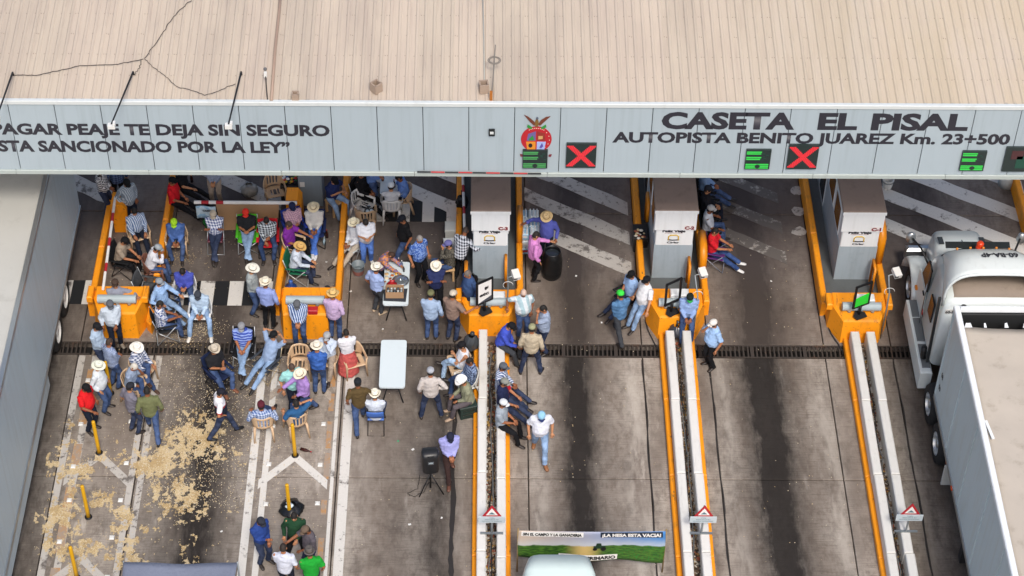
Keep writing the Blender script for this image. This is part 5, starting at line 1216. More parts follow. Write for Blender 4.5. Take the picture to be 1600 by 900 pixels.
st(563, 668, 185, 'man in olive brown tee shirt resting a hand on the blue folding chair', ('plain', '5a4a2e'), JEAN, ('cap', '23262b'), sleeve='short', hands=('low', 'down'), legs='walk2')
si(587, 648, 180, 'seated man in white shirt and white hat seen from behind on a folding chair', ('plain', 'cbd3de'), DJEAN, ('hat', 'ece6d4', .17, .06), 'fold', 'blue and grey folding chair seen from behind', '3f68b4', '2a2624', hands=('lap', 'lap'))
st(674, 651, 180, 'man in off white long sleeve shirt and grey cap standing with feet apart', ('plain', 'c4bcb6'), DJEAN, ('cap', 'a9adb4'), hands=('hip', 'down'), legs='wide', fat=.9, shoe='3a3430')
si(724, 569, -75, 'seated person in white sleeveless top and black cap with folded arms', ('plain', 'dfe1e6'), ('denim', '9ab4d4'), ('cap', '1d1c1f'), 'tub', 'tan armchair of the sleeveless person', hands=('cross', 'cross'), sleeve='none', legs='crossed', fat=.9)
si(736, 593, -70, 'seated man in navy check shirt with black hair below the sleeveless person', ('plaid', '2a3350', '8fa3c4', 16), JEAN, ('hair', '14100e'), 'tub', 'white chair against the barriers below the sleeveless person', 'd0cfc9', hands=('lap', 'lap'), legs='crossed')
si(733, 622, -75, 'seated man in sage shirt and white cowboy hat against the barriers', ('plain', '8d8f76'), ('plain', '5b5458'), ('hat', 'f0f0ee', .18, .06), 'crate', 'dark green plastic crate used as a seat', hands=('thigh', 'lap'), legs='sit', look=30, lean=12, shoe='a8907a')
st(703, 744, 12, 'man in lavender shirt and navy cap walking towards the camera by the loudspeaker', ('plain', 'a2a4dc'), BRNP, ('cap', '232638'), hands=('front', 'front'), legs='walk2', look=40, shoe='5a3424')
st(843, 713, 5, 'man in white polo and pale blue cap walking down the lane', ('plain', 'dcdfe8'), LJEAN, ('cap', '8fc0dc', '2f3a68'), sleeve='short', hands=('down', 'down'), legs='walk', look=40, fat=.9, tall=1.03, shoe='8a5a34')
si(783, 602, 72, 'man in blue and white striped shirt sitting on the right barrier', ('vstripe', 'd2dae8', '4a5f8c', 18), DJEAN, ('cap', '5b6068'), zs=.54, hands=('lap', 'lap'), legs='stretch', look=25)
si(785, 626, 72, 'man in navy and red shirt and grey cap sitting on the right barrier', ('vest', '232a4a', 'c02232'), DJEAN, ('cap', '8a8c84'), zs=.54, hands=('thigh', 'thigh'), sleeve='short', legs='stretch', look=25)
si(783, 659, 75, 'man in grey tee shirt and white cap sitting on the right barrier', ('plain', '9aa4ae'), BLKP, ('cap', 'd6dade'), zs=.54, hands=('lap', 'lap'), sleeve='short', legs='sit', look=25)
si(783, 533, 70, 'man in royal blue shirt and black cap sitting at the top of the right barrier', ('plain', '4457c0'), GRYP, ('cap', '1a1b1f'), zs=.54, hands=('desk', 'lap'), legs='sit', look=30, lean=18, fat=.8)
st(816, 524, 8, 'bald man in white shirt and suspenders holding the card reader post', ('vstripe', 'd8e0e4', 'a9c4cc', 5), JEAN, ('hair', 'c9b0a0'), hands=((.42, -.12, .28), 'pocket'), sleeve='short', fat=1.2)
st(849, 550, -75, 'man in grey blue tee shirt rubbing his face beside the drain', ('plain', '97a5bc'), DJEAN, ('hair', '16120f'), sleeve='short', hands=('down', 'chin'), fat=.8)
st(829, 583, 172, 'man in cream long sleeve shirt and camouflage cap seen from behind', ('plain', 'b9ac94'), DJEAN, ('cap', '9a9a78'), hands=('down', 'down'), legs='wide', fat=.9)
st(833, 436, 110, 'man in pink shirt reaching towards the black drum', ('plain', 'd58ccc'), BLKP, ('hair', '1f1a18'), hands=('down', (.05, -.5, .25)), fat=1.)
st(853, 405, -20, 'man in violet blue shirt and straw hat beside the stacked water', ('plain', '5a62b4'), NAVYP, ('hat', STRAW, .19, .02, 1), hands=('side', 'down'), look=20)
st(733, 495, -55, 'grey haired man in dark blue shirt behind the white sign board', ('plain', '3d5580'), DJEAN, ('hair', '6b625c'), hands=('down', 'down'), fat=.6)
st(707, 530, 150, 'man in brown shirt and beige cap stretching an arm towards the sign board', ('plain', '8a7468'), DJEAN, ('cap', 'c9bfae'), hands=('side', 'front'), sleeve='short', fat=.6)
st(674, 530, 172, 'man in pale blue shirt and camouflage cap seen from behind near the drain', ('plain', '9fb4cf'), JEAN, ('cap', '6f7050'), hands=('down', 'front'), legs='stand', fat=.7)
st(682, 482, 5, 'man in navy shirt and white hat with folded arms', ('plain', '2c355e'), BLKP, ('hat', 'e6e1d2', .17, .05), hands=('cross', 'cross'), look=20)
st(656, 440, 40, 'grey haired man in blue printed short sleeve shirt and black trousers', ('print', '3d5ea8', '7f9bd0', 40), BLKP, ('hair', '8a8683'), sleeve='short', hands=('down', 'down'), fat=.9)
st(633, 410, -65, 'man in black tee shirt and black cap standing by the food table', ('plain', '141417'), JEAN, ('cap', '1a1d26'), sleeve='short', hands=('down', 'down'), fat=.8, legs='walk')
st(574, 411, 10, 'man in white tee shirt looking down at his hands', ('plain', 'd6dae2'), ('denim', '4a6cae'), ('hair', '1d1a18'), sleeve='short', hands=('phone', 'phone'), look=35, fat=1., shoe='c9c9c6')
si(556, 377, -40, 'seated man in white clothes and cream hat behind the white tee shirt man', ('plain', 'd2d6dc'), ('plain', 'b5ab9c'), ('hat', 'efe6c8', .18, .03), 'fold', 'pale folding chair against the orange kerb', 'b9c0c0', hands=('lap', 'lap'), legs='stretch')
st(594, 452, 75, 'woman in orange and blue patterned top bending over the food table', ('print', 'd08a4a', '5a6aa8', 45), NAVYP, ('hair', '3a2418'), hands=('fwd', 'fwd'), lean=28, look=30, tall=.92)
st(590, 489, 140, 'man in pale blue shirt and white hat standing at the food table', ('plain', '9fb2dc'), GRYP, ('hat', 'ebe7da', .18, .05), hands=('front', 'down'), tuck=True, sleeve='short', shoe='c0ab90')
# --- around the card table under the canopy
si(612, 322, 180, 'man in white shirt and green cap seated with his back turned at the card table', ('plain', 'cfd2d6'), BLKP, ('cap', 'dfe6ea', '5a7a58'), 'tub', 'white slatted plastic chair seen from behind at the card table', 'dcdcda', hands=('desk', 'desk'))
si(634, 305, -85, 'seated man in sky blue shirt at the right of the card table', ('plain', '6f93d8'), NAVYP, ('hair', '1a1512'), 'tub', 'tan armchair at the right of the card table', hands=('desk', 'desk'), sleeve='short', lean=12)
st(582, 318, 90, 'man in blue shirt and jeans standing left of the card table', ('plain', '6a8ac4'), JEAN, ('hair', '1a1512'), hands=('front', 'front'))
chair('tub', G(561, 318, .45)[:2], 60, 'white plastic armchair left of the card table', 'dadad8')
chair('tub', G(572, 340, .45)[:2], 185, 'tan armchair with a bag on it below the white one')
si(565, 300, 60, 'person in black sitting behind the white plastic armchair', ('plain', '18181b'), BLKP, ('cap', '17171a'), 'camp', 'black camping chair behind the white plastic armchair', '151619', 'a8acb0', legs='stretch')
si(519, 306, 40, 'man in navy polo and black cap sitting with folded arms by the orange kerb', ('plain', '232f5c'), LJEAN, ('cap', '131417'), 'stool', 'low wooden stool of the navy polo man', hands=('cross', 'rest'), sleeve='short', lean=10, look=20, shoe='1c1c1f')
si(492, 352, 0, 'seated man in cream shirt and round straw hat with crossed ankles', ('plain', 'c9c8c4'), ('denim', '3f64ae'), ('hat', 'ded0ae', .19, .02, 1), 'camp', 'navy camping chair under the round straw hat man', '22305c', '26272b', hands=('lap', 'lap'), legs='ankle', look=30, shoe='d6d8dc')
si(458, 350, 22, 'seated man in pink plaid shirt and navy cap', ('plaid', 'd8b4bc', '9a7a98', 20), NAVYP, ('cap', '232c4e'), 'camp', 'blue camping chair of the pink plaid man', '2a3f98', '26272b', hands=('lap', 'phone'), look=35, fat=.8)
si(452, 380, 70, 'person in purple shirt curled in a tan armchair', ('plain', '7c2f96'), BLKP, ('hair', '3a2a20'), 'tub', 'tan armchair with the person in purple', hands=('lap', 'fwd'), sleeve='short')
si(460, 414, 82, 'man in white shirt and golden straw hat on a green camping chair', ('plain', 'c9d4e2'), DJEAN, ('hat', 'd3ab66', .19, .03, 1), 'camp', 'green camping chair beside the golden straw hat man', '1f6a4c', 'c9ccca', hands=('desk', 'desk'), lean=12)
si(337, 362, 0, 'seated man in navy and white plaid shirt with folded arms and pale cap', ('plaid', 'dfe4ee', '344a86', 14), DJEAN, ('cap', 'b9ae9c'), 'fold', 'maroon and silver folding chair under the folded arms man', '5a1f30', hands=('cross', 'cross'), legs='ankle', look=40, fat=.8)
si(387, 360, 3, 'seated man in black tee shirt and red cap on a lime green chair', ('plain', '202226'), LJEAN, ('cap', 'd6382c'), 'camp', 'lime green camping chair in front of the cardboard sheet', '4fb42c', 'b4b8bb', hands=('phone', 'phone'), sleeve='short', legs='ankle', look=30)
si(419, 367, 3, 'seated man in black and white plaid shirt on a red chair', ('plaid', 'c2ccd4', '20262e', 14), ('denim', '24375a'), ('hair', '17120f'), 'camp', 'red camping chair in front of the cardboard sheet', 'b8202a', '26272b', hands=('lap', 'phone'), look=35, lean=8)
st(399, 489, 80, 'man in grey shirt and large white hat standing beside the crossing bars', ('plain', '9da5a6'), JEAN, ('hat', 'e8e6dc', .2, .03), hands=('front', 'down'))
st(421, 512, 170, 'man in pale blue shirt and black trousers with white hat seen from behind', ('plain', '8f9fd4'), BLKP, ('hat', 'ece4d0', .185, .05), hands=('down', 'front'), tuck=True, legs='stand')
st(470, 537, 0, 'man in blue and white checked shirt and grey cap leaning on the orange block', ('vstripe', 'c4d2e6', '35558e', 18), JEAN, ('cap', '5d6064'), hands=('front', 'front'), look=45, fat=.8)
st(524, 530, 170, 'man in pink and lilac shirt and golden straw hat beside the orange kerb', ('plaid', 'd0b4d0', 'b09cc4', 26), JEAN, ('hat', 'd9b878', .19, .03), hands=('pocket', 'front'), fat=.7)
# --- left of booth C-3
si(703, 411, -80, 'person in camouflage jacket and lavender cap sitting on a wooden bench', ('print', '6b675c', '3f3d38', 40), JEAN, ('cap', '6a6aa0'), 'stool', 'wooden bench in front of booth C-3', hands=('lap', 'chin'), legs='sit', shoe='8a8a8c')
st(719, 436, 150, 'person in black and white plaid shirt bending towards booth C-3', ('plaid', 'd2d8e2', '1c2030', 13), BLKP, ('hair', '3a302c'), hands=('side', 'front'), lean=22)
# --- around booth C-2
si(986, 458, -55, 'seated man in pale blue tee shirt and black cap left of booth C-2', ('plain', '9dbce6'), DJEAN, ('cap', '17181b'), 'camp', 'black folding chair against the kerb left of booth C-2', '1e1f22', '2b2c30', hands=('lap', 'rest'), sleeve='short', legs='stretch', look=15)
st(966, 530, 205, 'man in denim shirt and neon green cap walking away', ('denim', '4a6f94'), GRYP, ('cap', '3fdc4a'), hands=('front', 'front'), legs='walk2')
st(1001, 508, -55, 'man in white tee shirt and black cap leaning against the orange kerb', ('plain', 'e0e2e6'), LJEAN, ('cap', '1b1d22'), hands=('down', 'low'), sleeve='short', lean=-10, legs='lean', fat=.8)
si(1075, 487, -3, 'man in pale blue shirt and green and black cap sitting on the orange block', ('plain', '8fa8d4'), JEAN, ('cap', '1c2420', '2f9a4c'), zs=.82, hands=('lap', 'lap'), legs='hang', look=35, lean=8)
st(1109, 573, -65, 'man in pale blue tee shirt and white cap raising a hand to his face', ('plain', '9fc0e8'), BLKP, ('cap', 'e4e0d8'), sleeve='short', hands=('chin', 'down'), fat=1.1)
si(1099, 293, 80, 'man in pale blue shirt and jeans seated highest beside booth C-2', ('plain', '8fb0dc'), JEAN, ('cap', '7a8ea8'), 'camp', 'black chair highest beside booth C-2', '191a1d', '26272a', legs='stretch')
si(1101, 325, 82, 'man in dark jacket seated second beside booth C-2', ('plain', '22242c'), NAVYP, ('cap', '2a2e38'), 'camp', 'black chair second beside booth C-2', '16171a', '26272a', legs='sit')
si(1105, 356, 85, 'man in white tee shirt and grey cap seated beside booth C-2', ('plain', 'c4ccd8'), JEAN, ('cap', 'b4b6b8'), 'camp', 'dark chair of the white tee shirt man beside booth C-2', '1a1b1e', '26272a', hands=('thigh', 'rest'), sleeve='short', look=15)
si(1112, 390, 75, 'man in red tee shirt seated nearest beside booth C-2', ('plain', 'd0202e'), ('denim', '28406e'), ('hair', '14100e'), 'camp', 'purple camping chair of the red tee shirt man', '5b2f6e', '8f93a0', hands=('desk', 'desk'), sleeve='short', legs='stretch', look=20, shoe='dcdcdc')
# --- group on the median at the bottom
st(412, 879, 45, 'man in royal blue shirt and dark cap at the left of the bottom group', ('plain', '2a4486'), DJEAN, ('cap', '2d303a'), hands=('phone', 'front'), look=25)
st(466, 872, 0, 'man in dark green long sleeve shirt facing the camera beside the black bag', ('plain', '22452e'), BLKP, ('hair', '17120f'), hands=('down', 'front'), legs='wide', look=5)
st(488, 893, -60, 'man in grey shirt and brown cap reaching towards the green shirt man', ('plain', '5c565c'), DJEAN, ('cap', '6a5a4c'), hands=('fwd', 'front'), sleeve='short', look=25)
st(449, 925, 175, 'man in white tee shirt with a black shoulder bag seen from behind', ('plain', 'cfd4e2'), NAVYP, ('hair', '2a211c'), sleeve='short', hands=('down', 'front'))
st(490, 932, 195, 'person in bright green tee shirt and dark grey hat seen from behind', ('plain', '1f9a32'), GRYP, ('hat', '5a5450', .15, .0), sleeve='short', hands=('down', 'front'))
st(339, 318, 0, 'person in pale trousers half hidden under the canopy front', ('plain', '8d97aa'), KHK, ('hair', '1a1512'), hands=('front', 'front'))
flush_people()

# ------------------------------------------------------------------ tables and what lies on them
TBL = paint('table_white', 'cfdbe0', .4, .06, .1, '8d959a'); LEGM = plain('table_leg', '33373b', .4, .5)
def table(cx, cy, hx, hy, z, rz, lab, edge=None):
    o = empty('folding_table', (cx, cy, 0), rz, lab, 'table', 'folding tables')
    m = MB(); r = .06
    pts = [(sx*(hx-r)+r*math.cos(a), sy*(hy-r)+r*math.sin(a)) for sx, sy, a0 in ((1, 1, 0), (-1, 1, 90), (-1, -1, 180), (1, -1, 270)) for a in [rad(a0+t_*30) for t_ in range(4)]]
    m.prism(pts, z-.045, z, 'z'); m.build('table_top', TBL, o)
    for s in (-1, 1):
        y = s*(hy-.22)
        for q in (-1, 1): MB().tube([(q*hx*.45, y, z-.05), (q*hx*.45, y, z-.3), (q*hx*.8, y+s*.05, .02)], .016, 8).build('leg', LEGM, o, True)
        MB().tube([(-hx*.45, y, z-.3), (hx*.45, y, z-.3)], .014, 8).build('cross_bar', LEGM, o, True)
        MB().tube([(0, y, z-.3), (0, y-s*.3, z-.05)], .012, 8).build('brace', LEGM, o, True)
    return o
a, b, c_, d_ = G(593, 531, .74), G(633, 531, .74), G(595, 605, .74), G(635, 605, .74)
table((a.x+b.x+c_.x+d_.x)/4, (a.y+c_.y)/2, (b.x-a.x)/2, (a.y-c_.y)/2, .74, 0, 'bare white folding table standing alone below the drain')
a, b, c_, d_ = G(603, 409, .74), G(638, 409, .74), G(598, 476, .74), G(638, 476, .74)
tx_, ty_ = (b.x+c_.x)/2+.02, (a.y+c_.y)/2
table(tx_, ty_, (d_.x-c_.x)/2, (a.y-c_.y)/2, .74, 0, 'food table with cardboard box and steel pan')
def thing(name, px, py, z, lab, cat, rz=0.): c = G(px, py, z); return empty(name, (c.x, c.y, z), rz, lab, cat)
o = thing('cardboard_box', 617, 460, .745, 'open cardboard box of cans on the food table', 'box')
for x, y, w_, d_ in ((-.21, 0, .012, .26), (.21, 0, .012, .26), (0, -.13, .43, .012), (0, .13, .43, .012)): MB().box((x, y, .1), (w_, d_, .2)).build('box_wall', CARD, o)
for i in range(15): MB().lathe([(.03, 0), (.03, .1), (.024, .11)], (-.16+.08*(i % 5), -.08+.08*(i//5), .03)).build('can', plain('can_%d' % (i % 3), ('b9c4c8', '4f5a66', 'd8dcdc')[i % 3], .35, .5), o, True)
MB().prism([(-.27, -.22), (.27, -.25), (.3, .2), (-.28, .16)], -.004, .004, 'z').build('cloth_mat', cloth('plain', '3b3f46'), o)
o = thing('steel_pan', 626, 441, .745, 'round steel pan lid shining on the food table', 'pan'); MB().lathe([(.17, 0), (.2, .05), (.205, .055), (.15, .09), (.06, .1), (.02, .105), (.02, .13), (.001, .13)], n=28).build('lid', plain('pan_steel', 'a9b4bc', .25, .8), o, True); MB().lathe([(.208, .052), (.208, .058)], n=28).build('rim', STEEL, o, True)
FOOD = [('d9c39a', .06), ('c98f4a', .05), ('e2d3b0', .055), ('6a8f3c', .045), ('d8a72c', .04), ('b5622c', .05), ('8a3a24', .04), ('c9a878', .06), ('7a5a3a', .05)]
fl = ['plate of pale tortillas on the food table', 'bowl of brown stew on the food table', 'pale bun plate near the pan', 'green bowl at the top of the food table', 'yellow tub on the food table', 'orange dish by the woman', 'dark red dish on the food table', 'tan dish at the left table edge', 'brown jar near the box']
for i, ((px, py), (c, r)) in enumerate(zip(((607, 423), (613, 426), (604, 436), (618, 424), (619, 430), (613, 432), (610, 437), (604, 430), (611, 443)), FOOD)):
    o = thing('food_dish', px, py, .745, fl[i], 'dish'); MB().lathe([(r*.6, 0), (r, .03), (r*1.02, .035)], n=16).build('plate', WHITEP, o, True); MB().ell((0, 0, .035), r*.85, r*.85, .03, None, 12, 5).build('food', plain('food_%d' % i, c, .7), o, True)
o = thing('plastic_bag', 612, 447, .745, 'red plastic bag behind the cardboard box', 'bag'); fixn(MB().rings([((0, 0, .0), (.12, 0, 0), (0, .09, 0)), ((.01, 0, .08), (.13, 0, 0), (0, .1, 0)), ((0, .01, .15), (.05, 0, 0), (0, .04, 0)), ((.02, 0, .2), (.07, 0, 0), (0, .02, 0))], 12).build('bag_body', plain('bag_red', 'a81c24', .4), o, True))
for i, (px, py, cc, lb) in enumerate(((606, 409, 'b8c4c8', 'clear bottle at the top left corner of the food table'), (628, 416, '5b6a8c', 'blue cup near the pan'), (631, 424, '3a3a3c', 'dark ladle dish beside the pan'), (623, 412, '7c2a30', 'small red sauce bottle on the food table'))):
    o = thing('sauce_bottle', px, py, .745, lb, 'bottle'); MB().lathe([(.025, 0), (.027, .1), (.012, .15), (.012, .18)], n=12).build('bottle', plain('bottle_%d' % i, cc, .3), o, True); MB().lathe([(.014, .18), (.014, .2)], n=12).build('lid', WHITEP, o, True)
a, b, c_ = G(586, 302, .74), G(622, 302, .74), G(600, 262, .74)
table((a.x+b.x)/2+.12, (a.y+c_.y)/2+.1, (b.x-a.x)/2, (c_.y-a.y)/2+.1, .74, 0, 'white card table under the canopy edge')
for i, (px, py) in enumerate(((598, 282), (609, 270), (616, 292))):
    o = thing('drink_bottle', px, py, .745, ('dark cola bottle on the card table', 'red capped bottle at the back of the card table', 'small jar by the card players hand')[i], 'bottle'); MB().lathe([(.035, 0), (.038, .12), (.016, .19), (.014, .23)], n=12).build('bottle', plain('cola', '3a1a14', .25), o, True); MB().lathe([(.016, .23), (.016, .25)], n=10).build('cap', RED, o, True)
# ------------------------------------------------------------------ drum, water packs, bucket, speaker, bags
c = G(862, 436); o = empty('drum', (c.x, c.y+.12, 0), 0, 'black plastic drum in the lane beside the pink shirt man', 'drum')
MB().lathe([(.2, 0), (.235, .06), (.25, .2), (.245, .26), (.255, .3), (.255, .58), (.245, .62), (.25, .66), (.22, .8), (.2, .83), (.2, .86), (.185, .86), (.185, .78)], n=32, cap=False).build('shell', plain('drum_black', '121315', .35), o, True); MB().lathe([(.18, .76), (.001, .765)], n=24, cap=False).build('contents', plain('ice_dark', '2a3036', .2), o, True)
WP = [plain('water_blue', '9cc8e4', .25), plain('water_pale', 'd4e4ec', .25)]
capm = plain('bottle_cap', 'e4e8ec', .4); lbm = plain('pack_label', 'b83a48', .5)
k = 0
for row in range(4):
    for colm in range(2):
        for lay in range((3, 3, 2, 2)[row]):
            c0 = G(827, 395); x = c0.x-.16+colm*.28; y = c0.y+.08+row*.3
            o = empty('water_pack', (x+random.uniform(-.015, .015), y, .01+lay*.25), random.uniform(-.05, .05), 'shrink wrapped water pack, %s layer, %s side, row %s from the front' % (('bottom', 'middle', 'top')[lay], ('left', 'right')[colm], ('one', 'two', 'three', 'four')[row]), 'water pack', 'stack of bottled water packs')
            MB().bbox((-.13, -.14, 0), (.13, .14, .19), .03).build('wrap', WP[(row+colm+lay) % 2], o)
            m = MB()
            for i in range(3):
                for j in range(4): m.lathe([(.03, .18), (.018, .215), (.015, .24)], (-.085+.085*i, -.1+.066*j, 0), 6)
            m.build('bottle_tops', capm, o)
            MB().box((0, -.142, .1), (.2, .006, .07)).build('label', lbm if k % 3 == 0 else capm, o); k += 1
c = G(560, 432); o = empty('bucket', (c.x, c.y+.1, 0), 0, 'grey bucket standing in the lane left of the food table', 'bucket')
MB().lathe([(.12, 0), (.15, .22), (.155, .3), (.165, .31), (.165, .33), (.15, .33), (.135, .08), (.001, .075)], n=24, cap=False).build('pail', paint('pail_grey', '6f7a80', .5), o, True); MB().lathe([(.128, .03), (.148, .18)], n=24, cap=False).build('label_band', paint('pail_label', '8d5a52', .6), o, True)
c = G(673, 766); o = empty('loudspeaker', (c.x, c.y, 0), rad(8), 'black loudspeaker on a tripod beside the lavender shirt man', 'loudspeaker')
SPK = plain('speaker_black', '1b1c1f', .4)
m = MB(); N_ = 24; vs = []
for (y, w_, h_, e_) in ((.17, .13, .24, .35), (.12, .17, .31, .3), (.0, .195, .345, .28), (-.12, .185, .33, .28), (-.17, .15, .27, .35)):
    for k in range(N_):
        a = 2*math.pi*k/N_; tp = 1-.08*math.sin(a); vs.append((math.copysign(abs(math.cos(a))**e_, math.cos(a))*w_*(1+.1*math.sin(a)), y, 1.05+math.copysign(abs(math.sin(a))**e_, math.sin(a))*h_))
m.add(vs, [(i*N_+k, i*N_+(k+1) % N_, (i+1)*N_+(k+1) % N_, (i+1)*N_+k) for i in range(4) for k in range(N_)] + [tuple(range(N_))[::-1], tuple(range(4*N_, 5*N_))])
ca = fixn(m.build('cabinet', SPK, o, True)); MB().box((0, -.172, 1.14), (.13, .012, .08)).build('control_panel', plain('panel_grey', '5a5f64', .4), ca); MB().box((0, -.178, 1.15), (.09, .01, .03)).build('display', plain('panel_light', '9aa6ac', .4), ca)
MB().tube([(-.07, -.12, 1.3), (-.07, -.16, 1.34), (.07, -.16, 1.34), (.07, -.12, 1.3)], .012, 6).build('handle', BLACKM, ca, True)
MB().tube([(0, 0, .1), (0, 0, .8)], .02, 8).build('pole', BLACKM, o, True)
for a in (90, 210, 330): MB().tube([(0, 0, .6), (.32*math.cos(rad(a)), .32*math.sin(rad(a)), 0)], .014, 8).build('leg', BLACKM, o, True); MB().tube([(0, 0, .3), (.18*math.cos(rad(a)), .18*math.sin(rad(a)), .28)], .008, 6).build('brace', BLACKM, o, True)
polycable('speaker_cable', [G(x, y, .012) for x, y in ((672, 752), (662, 768), (650, 776), (640, 774), (638, 771), (652, 764), (656, 742))], .008, 'black cable trailing on the concrete left of the loudspeaker', plain('cable_rubber', '2a2624', .6))
def bag(px, py, r, h, lab, colr, zb=0., tie=True, white=False):
    c = G(px, py, zb+h*.3); o = empty('rubbish_bag', (c.x, c.y, zb), random.uniform(0, 6), lab, 'rubbish bag', 'tied rubbish bags')
    seed = random.uniform(0, 50); m = MB(); rs = []
    def f(u, v):
        a = 2*math.pi*u; rr = r*(math.sin(math.pi*(v*.86+.07))**.6)*(1+.25*mnoise.noise(Vector((3*math.cos(a)+seed, 3*math.sin(a), 4*v)))) ; z = h*v*(1+.1*mnoise.noise(Vector((2*math.cos(a)+seed, 2*math.sin(a), 9))))
        return (rr*math.cos(a), rr*math.sin(a), max(.0, z))
    m.grid(f, 28, 12); m.build('sack', plain('bagfilm_'+colr, colr, .22), o, True)
    if tie: MB().tube([(0, 0, h*.92), (.01, .01, h*1.1), (.05, 0, h*1.25)], [.03, .015, .06], 8).build('knot', plain('bagfilm_'+colr, colr, .22), o, True)
    if not tie: MB().ell((0, 0, h*.55), r*.8, r*.8, h*.38, None, 14, 6).build('contents', plain('bagfilm_'+colr, colr, .22), o, True)
    if white:
        for i in range(4): MB().ell((random.uniform(-.1, .1), random.uniform(-.1, .1), h*.97), .07, .05, .03, None, 8, 4).build('paper_scrap', WP[1], o, True)
    return o
bag(456, 797, .27, .26, 'open black bag of rubbish around the yellow post', '131416', 0, False, True); bag(737, 540, .19, .5, 'grey black bag hanging beside the left barrier of booth C-3', '43474b'); bag(1057, 520, .2, .38, 'dark grey bag lying between the barriers below booth C-2', '3a3c42', .1)
bag(736, 440, .18, .3, 'glossy black bag in front of booth C-3', '101113', .15); bag(722, 320, .16, .45, 'black bag tied to the striped boom left of booth C-3', '141518', .3); bag(327, 350, .16, .35, 'green and black bag left of the folded arms man', '1f6a34', 0); bag(390, 300, .22, .35, 'grey cloth bundle below the canopy edge', '8f8d88', 0, False)
bag(577, 333, .14, .2, 'clear bag with dark things on the tan armchair', '2a2c30', .44, True, True)
chair('tub', G(428, 292, .45)[:2], 15, 'tan armchair half hidden under the canopy front beside the boom cabinet')
o = thing('market_bundle', 453, 283, .5, 'colourful heap of goods under the canopy edge', 'goods')
for i in range(40): MB().ell((random.uniform(-.2, .2), random.uniform(-.15, .15), random.uniform(0, .2)), .045, .04, .03, None, 7, 4).build('packet', plain('goods_%d' % (i % 6), ('2a5a9a', 'c03a34', 'd8b23a', '3a8a54', 'd6d8da', '2a2c34')[i % 6], .4), o, True)
MB().bbox((-.24, -.2, -.5), (.24, .2, 0), .02).build('plinth', BLACKM, o)
def crate_box(px, py, w_, d_, h_, lab, mat, zb=0., rz=0.):
    c = G(px, py, zb+h_/2); o = empty('storage_box', (c.x, c.y, zb), rz, lab, 'box', 'boxes and coolers'); MB().bbox((-w_/2, -d_/2, 0), (w_/2, d_/2, h_*.85), .02).build('body', mat, o); MB().bbox((-w_/2-.012, -d_/2-.012, h_*.853), (w_/2+.012, d_/2+.012, h_), .015).build('lid', mat, o); return o
crate_box(704, 362, .26, .34, .4, 'pale cooler box by the left kerb of booth C-3', paint('cooler_white', 'c4c6c2', .5)); crate_box(703, 388, .28, .4, .35, 'pale foam box with marks below the cooler', paint('foam_white', 'cdd3d6', .6), 0, .1); crate_box(565, 278, .26, .3, .26, 'tan carton behind the white armchair', CARD, .4, .4)
crate_box(1000, 372, .34, .5, .5, 'black ledge box with food scraps on the left kerb of booth C-2', plain('ledge_black', '1d1b1a', .6))
m = MB(); rc_ = G(1000, 366, .52)
for i in range(16): m.ell((random.uniform(-.11, .11), random.uniform(-.17, .17), .01), random.uniform(.025, .06), random.uniform(.02, .05), .02, None, 8, 4, i % 3)
o = tag(m.build('food_scraps', [plain('scrap_%d' % i, ('c9b48a', 'dcd8cc', '8a4a34')[i], .7) for i in range(3)], None, True), 'heap of food scraps on the black ledge box by booth C-2', 'food scraps', None, 'stuff'); o.location = rc_
for px, py, lab in ((1386, 292, 'white pail beside the roof of booth C-1'),):
    c = G(px, py); o = empty('bucket', (c.x, c.y, 0), 0, lab, 'bucket'); MB().lathe([(.12, 0), (.15, .25), (.15, .28), (.135, .28), (.12, .1), (.001, .1)], n=20, cap=False).build('pail', WHITEP, o, True); MB().lathe([(.152, .2), (.152, .24)], n=20, cap=False).build('band', STEEL, o, True)
for i, (px, py, lab) in enumerate(((511, 371, 'cola bottle on the floor right of the crossed ankles man'), (490, 421, 'cola bottle beside the green camping chair'), (507, 382, 'clear plastic bottle standing on the floor between the kerbs'), (300, 284, 'cola bottle on the floor beyond the seated black clad man'), (314, 496, 'clear bottle between the feet of the pale blue shirt man'), (470, 703, 'dark red bottle lying at the foot of a yellow post'))):
    c = G(px, py); o = empty('drink_bottle', (c.x, c.y, .0), 0, lab, 'bottle', 'bottles left on the floor')
    b1 = MB().lathe([(.038, 0), (.042, .13), (.018, .21), (.015, .25)], n=12).build('bottle', plain('cola' if i not in (2, 4) else 'pet_clear', '3a1a14' if i not in (2, 4) else 'a9c4d4', .25), o, True); MB().lathe([(.017, .25), (.017, .27)], n=10).build('cap', RED if i not in (2, 4) else WHITEP, o, True)
    if i == 5: o.rotation_euler = (rad(88), 0, 1.2); o.location.z = .04
o = thing('water_jug', 456, 462, .0, 'blue water jug behind the bumper pipe beside the checked shirt man', 'jug'); o.location.z = 0
BLU = plain('jug_blue', '2a4a8c', .3)
MB().lathe([(.13, 0), (.14, .05), (.14, .33), (.05, .42), (.045, .48)], n=20).build('body', BLU, o, True); MB().lathe([(.05, .48), (.05, .52)], n=14).build('cap', plain('jug_cap', '3a64b4', .4), o, True)
for px, py, cc, lab in ((495, 463, '9a1f28', 'red jar behind the bumper pipe'), (512, 455, '2a3f8c', 'small blue jar by the orange kerb')):
    o = thing('jar', px, py, .7, lab, 'jar'); o.location.z = .0; MB().lathe([(.09, 0), (.1, .04), (.1, .72), (.06, .8)], n=18).build('body', plain('jar_'+cc, cc, .35), o, True); MB().lathe([(.065, .8), (.065, .84)], n=14).build('lid', plain('jar_lid', '2a2a30', .4), o, True)
crate_box(489, 485, .22, .14, .14, 'small red and black carton on the orange block', plain('carton_red', 'b4202a', .5), .8)
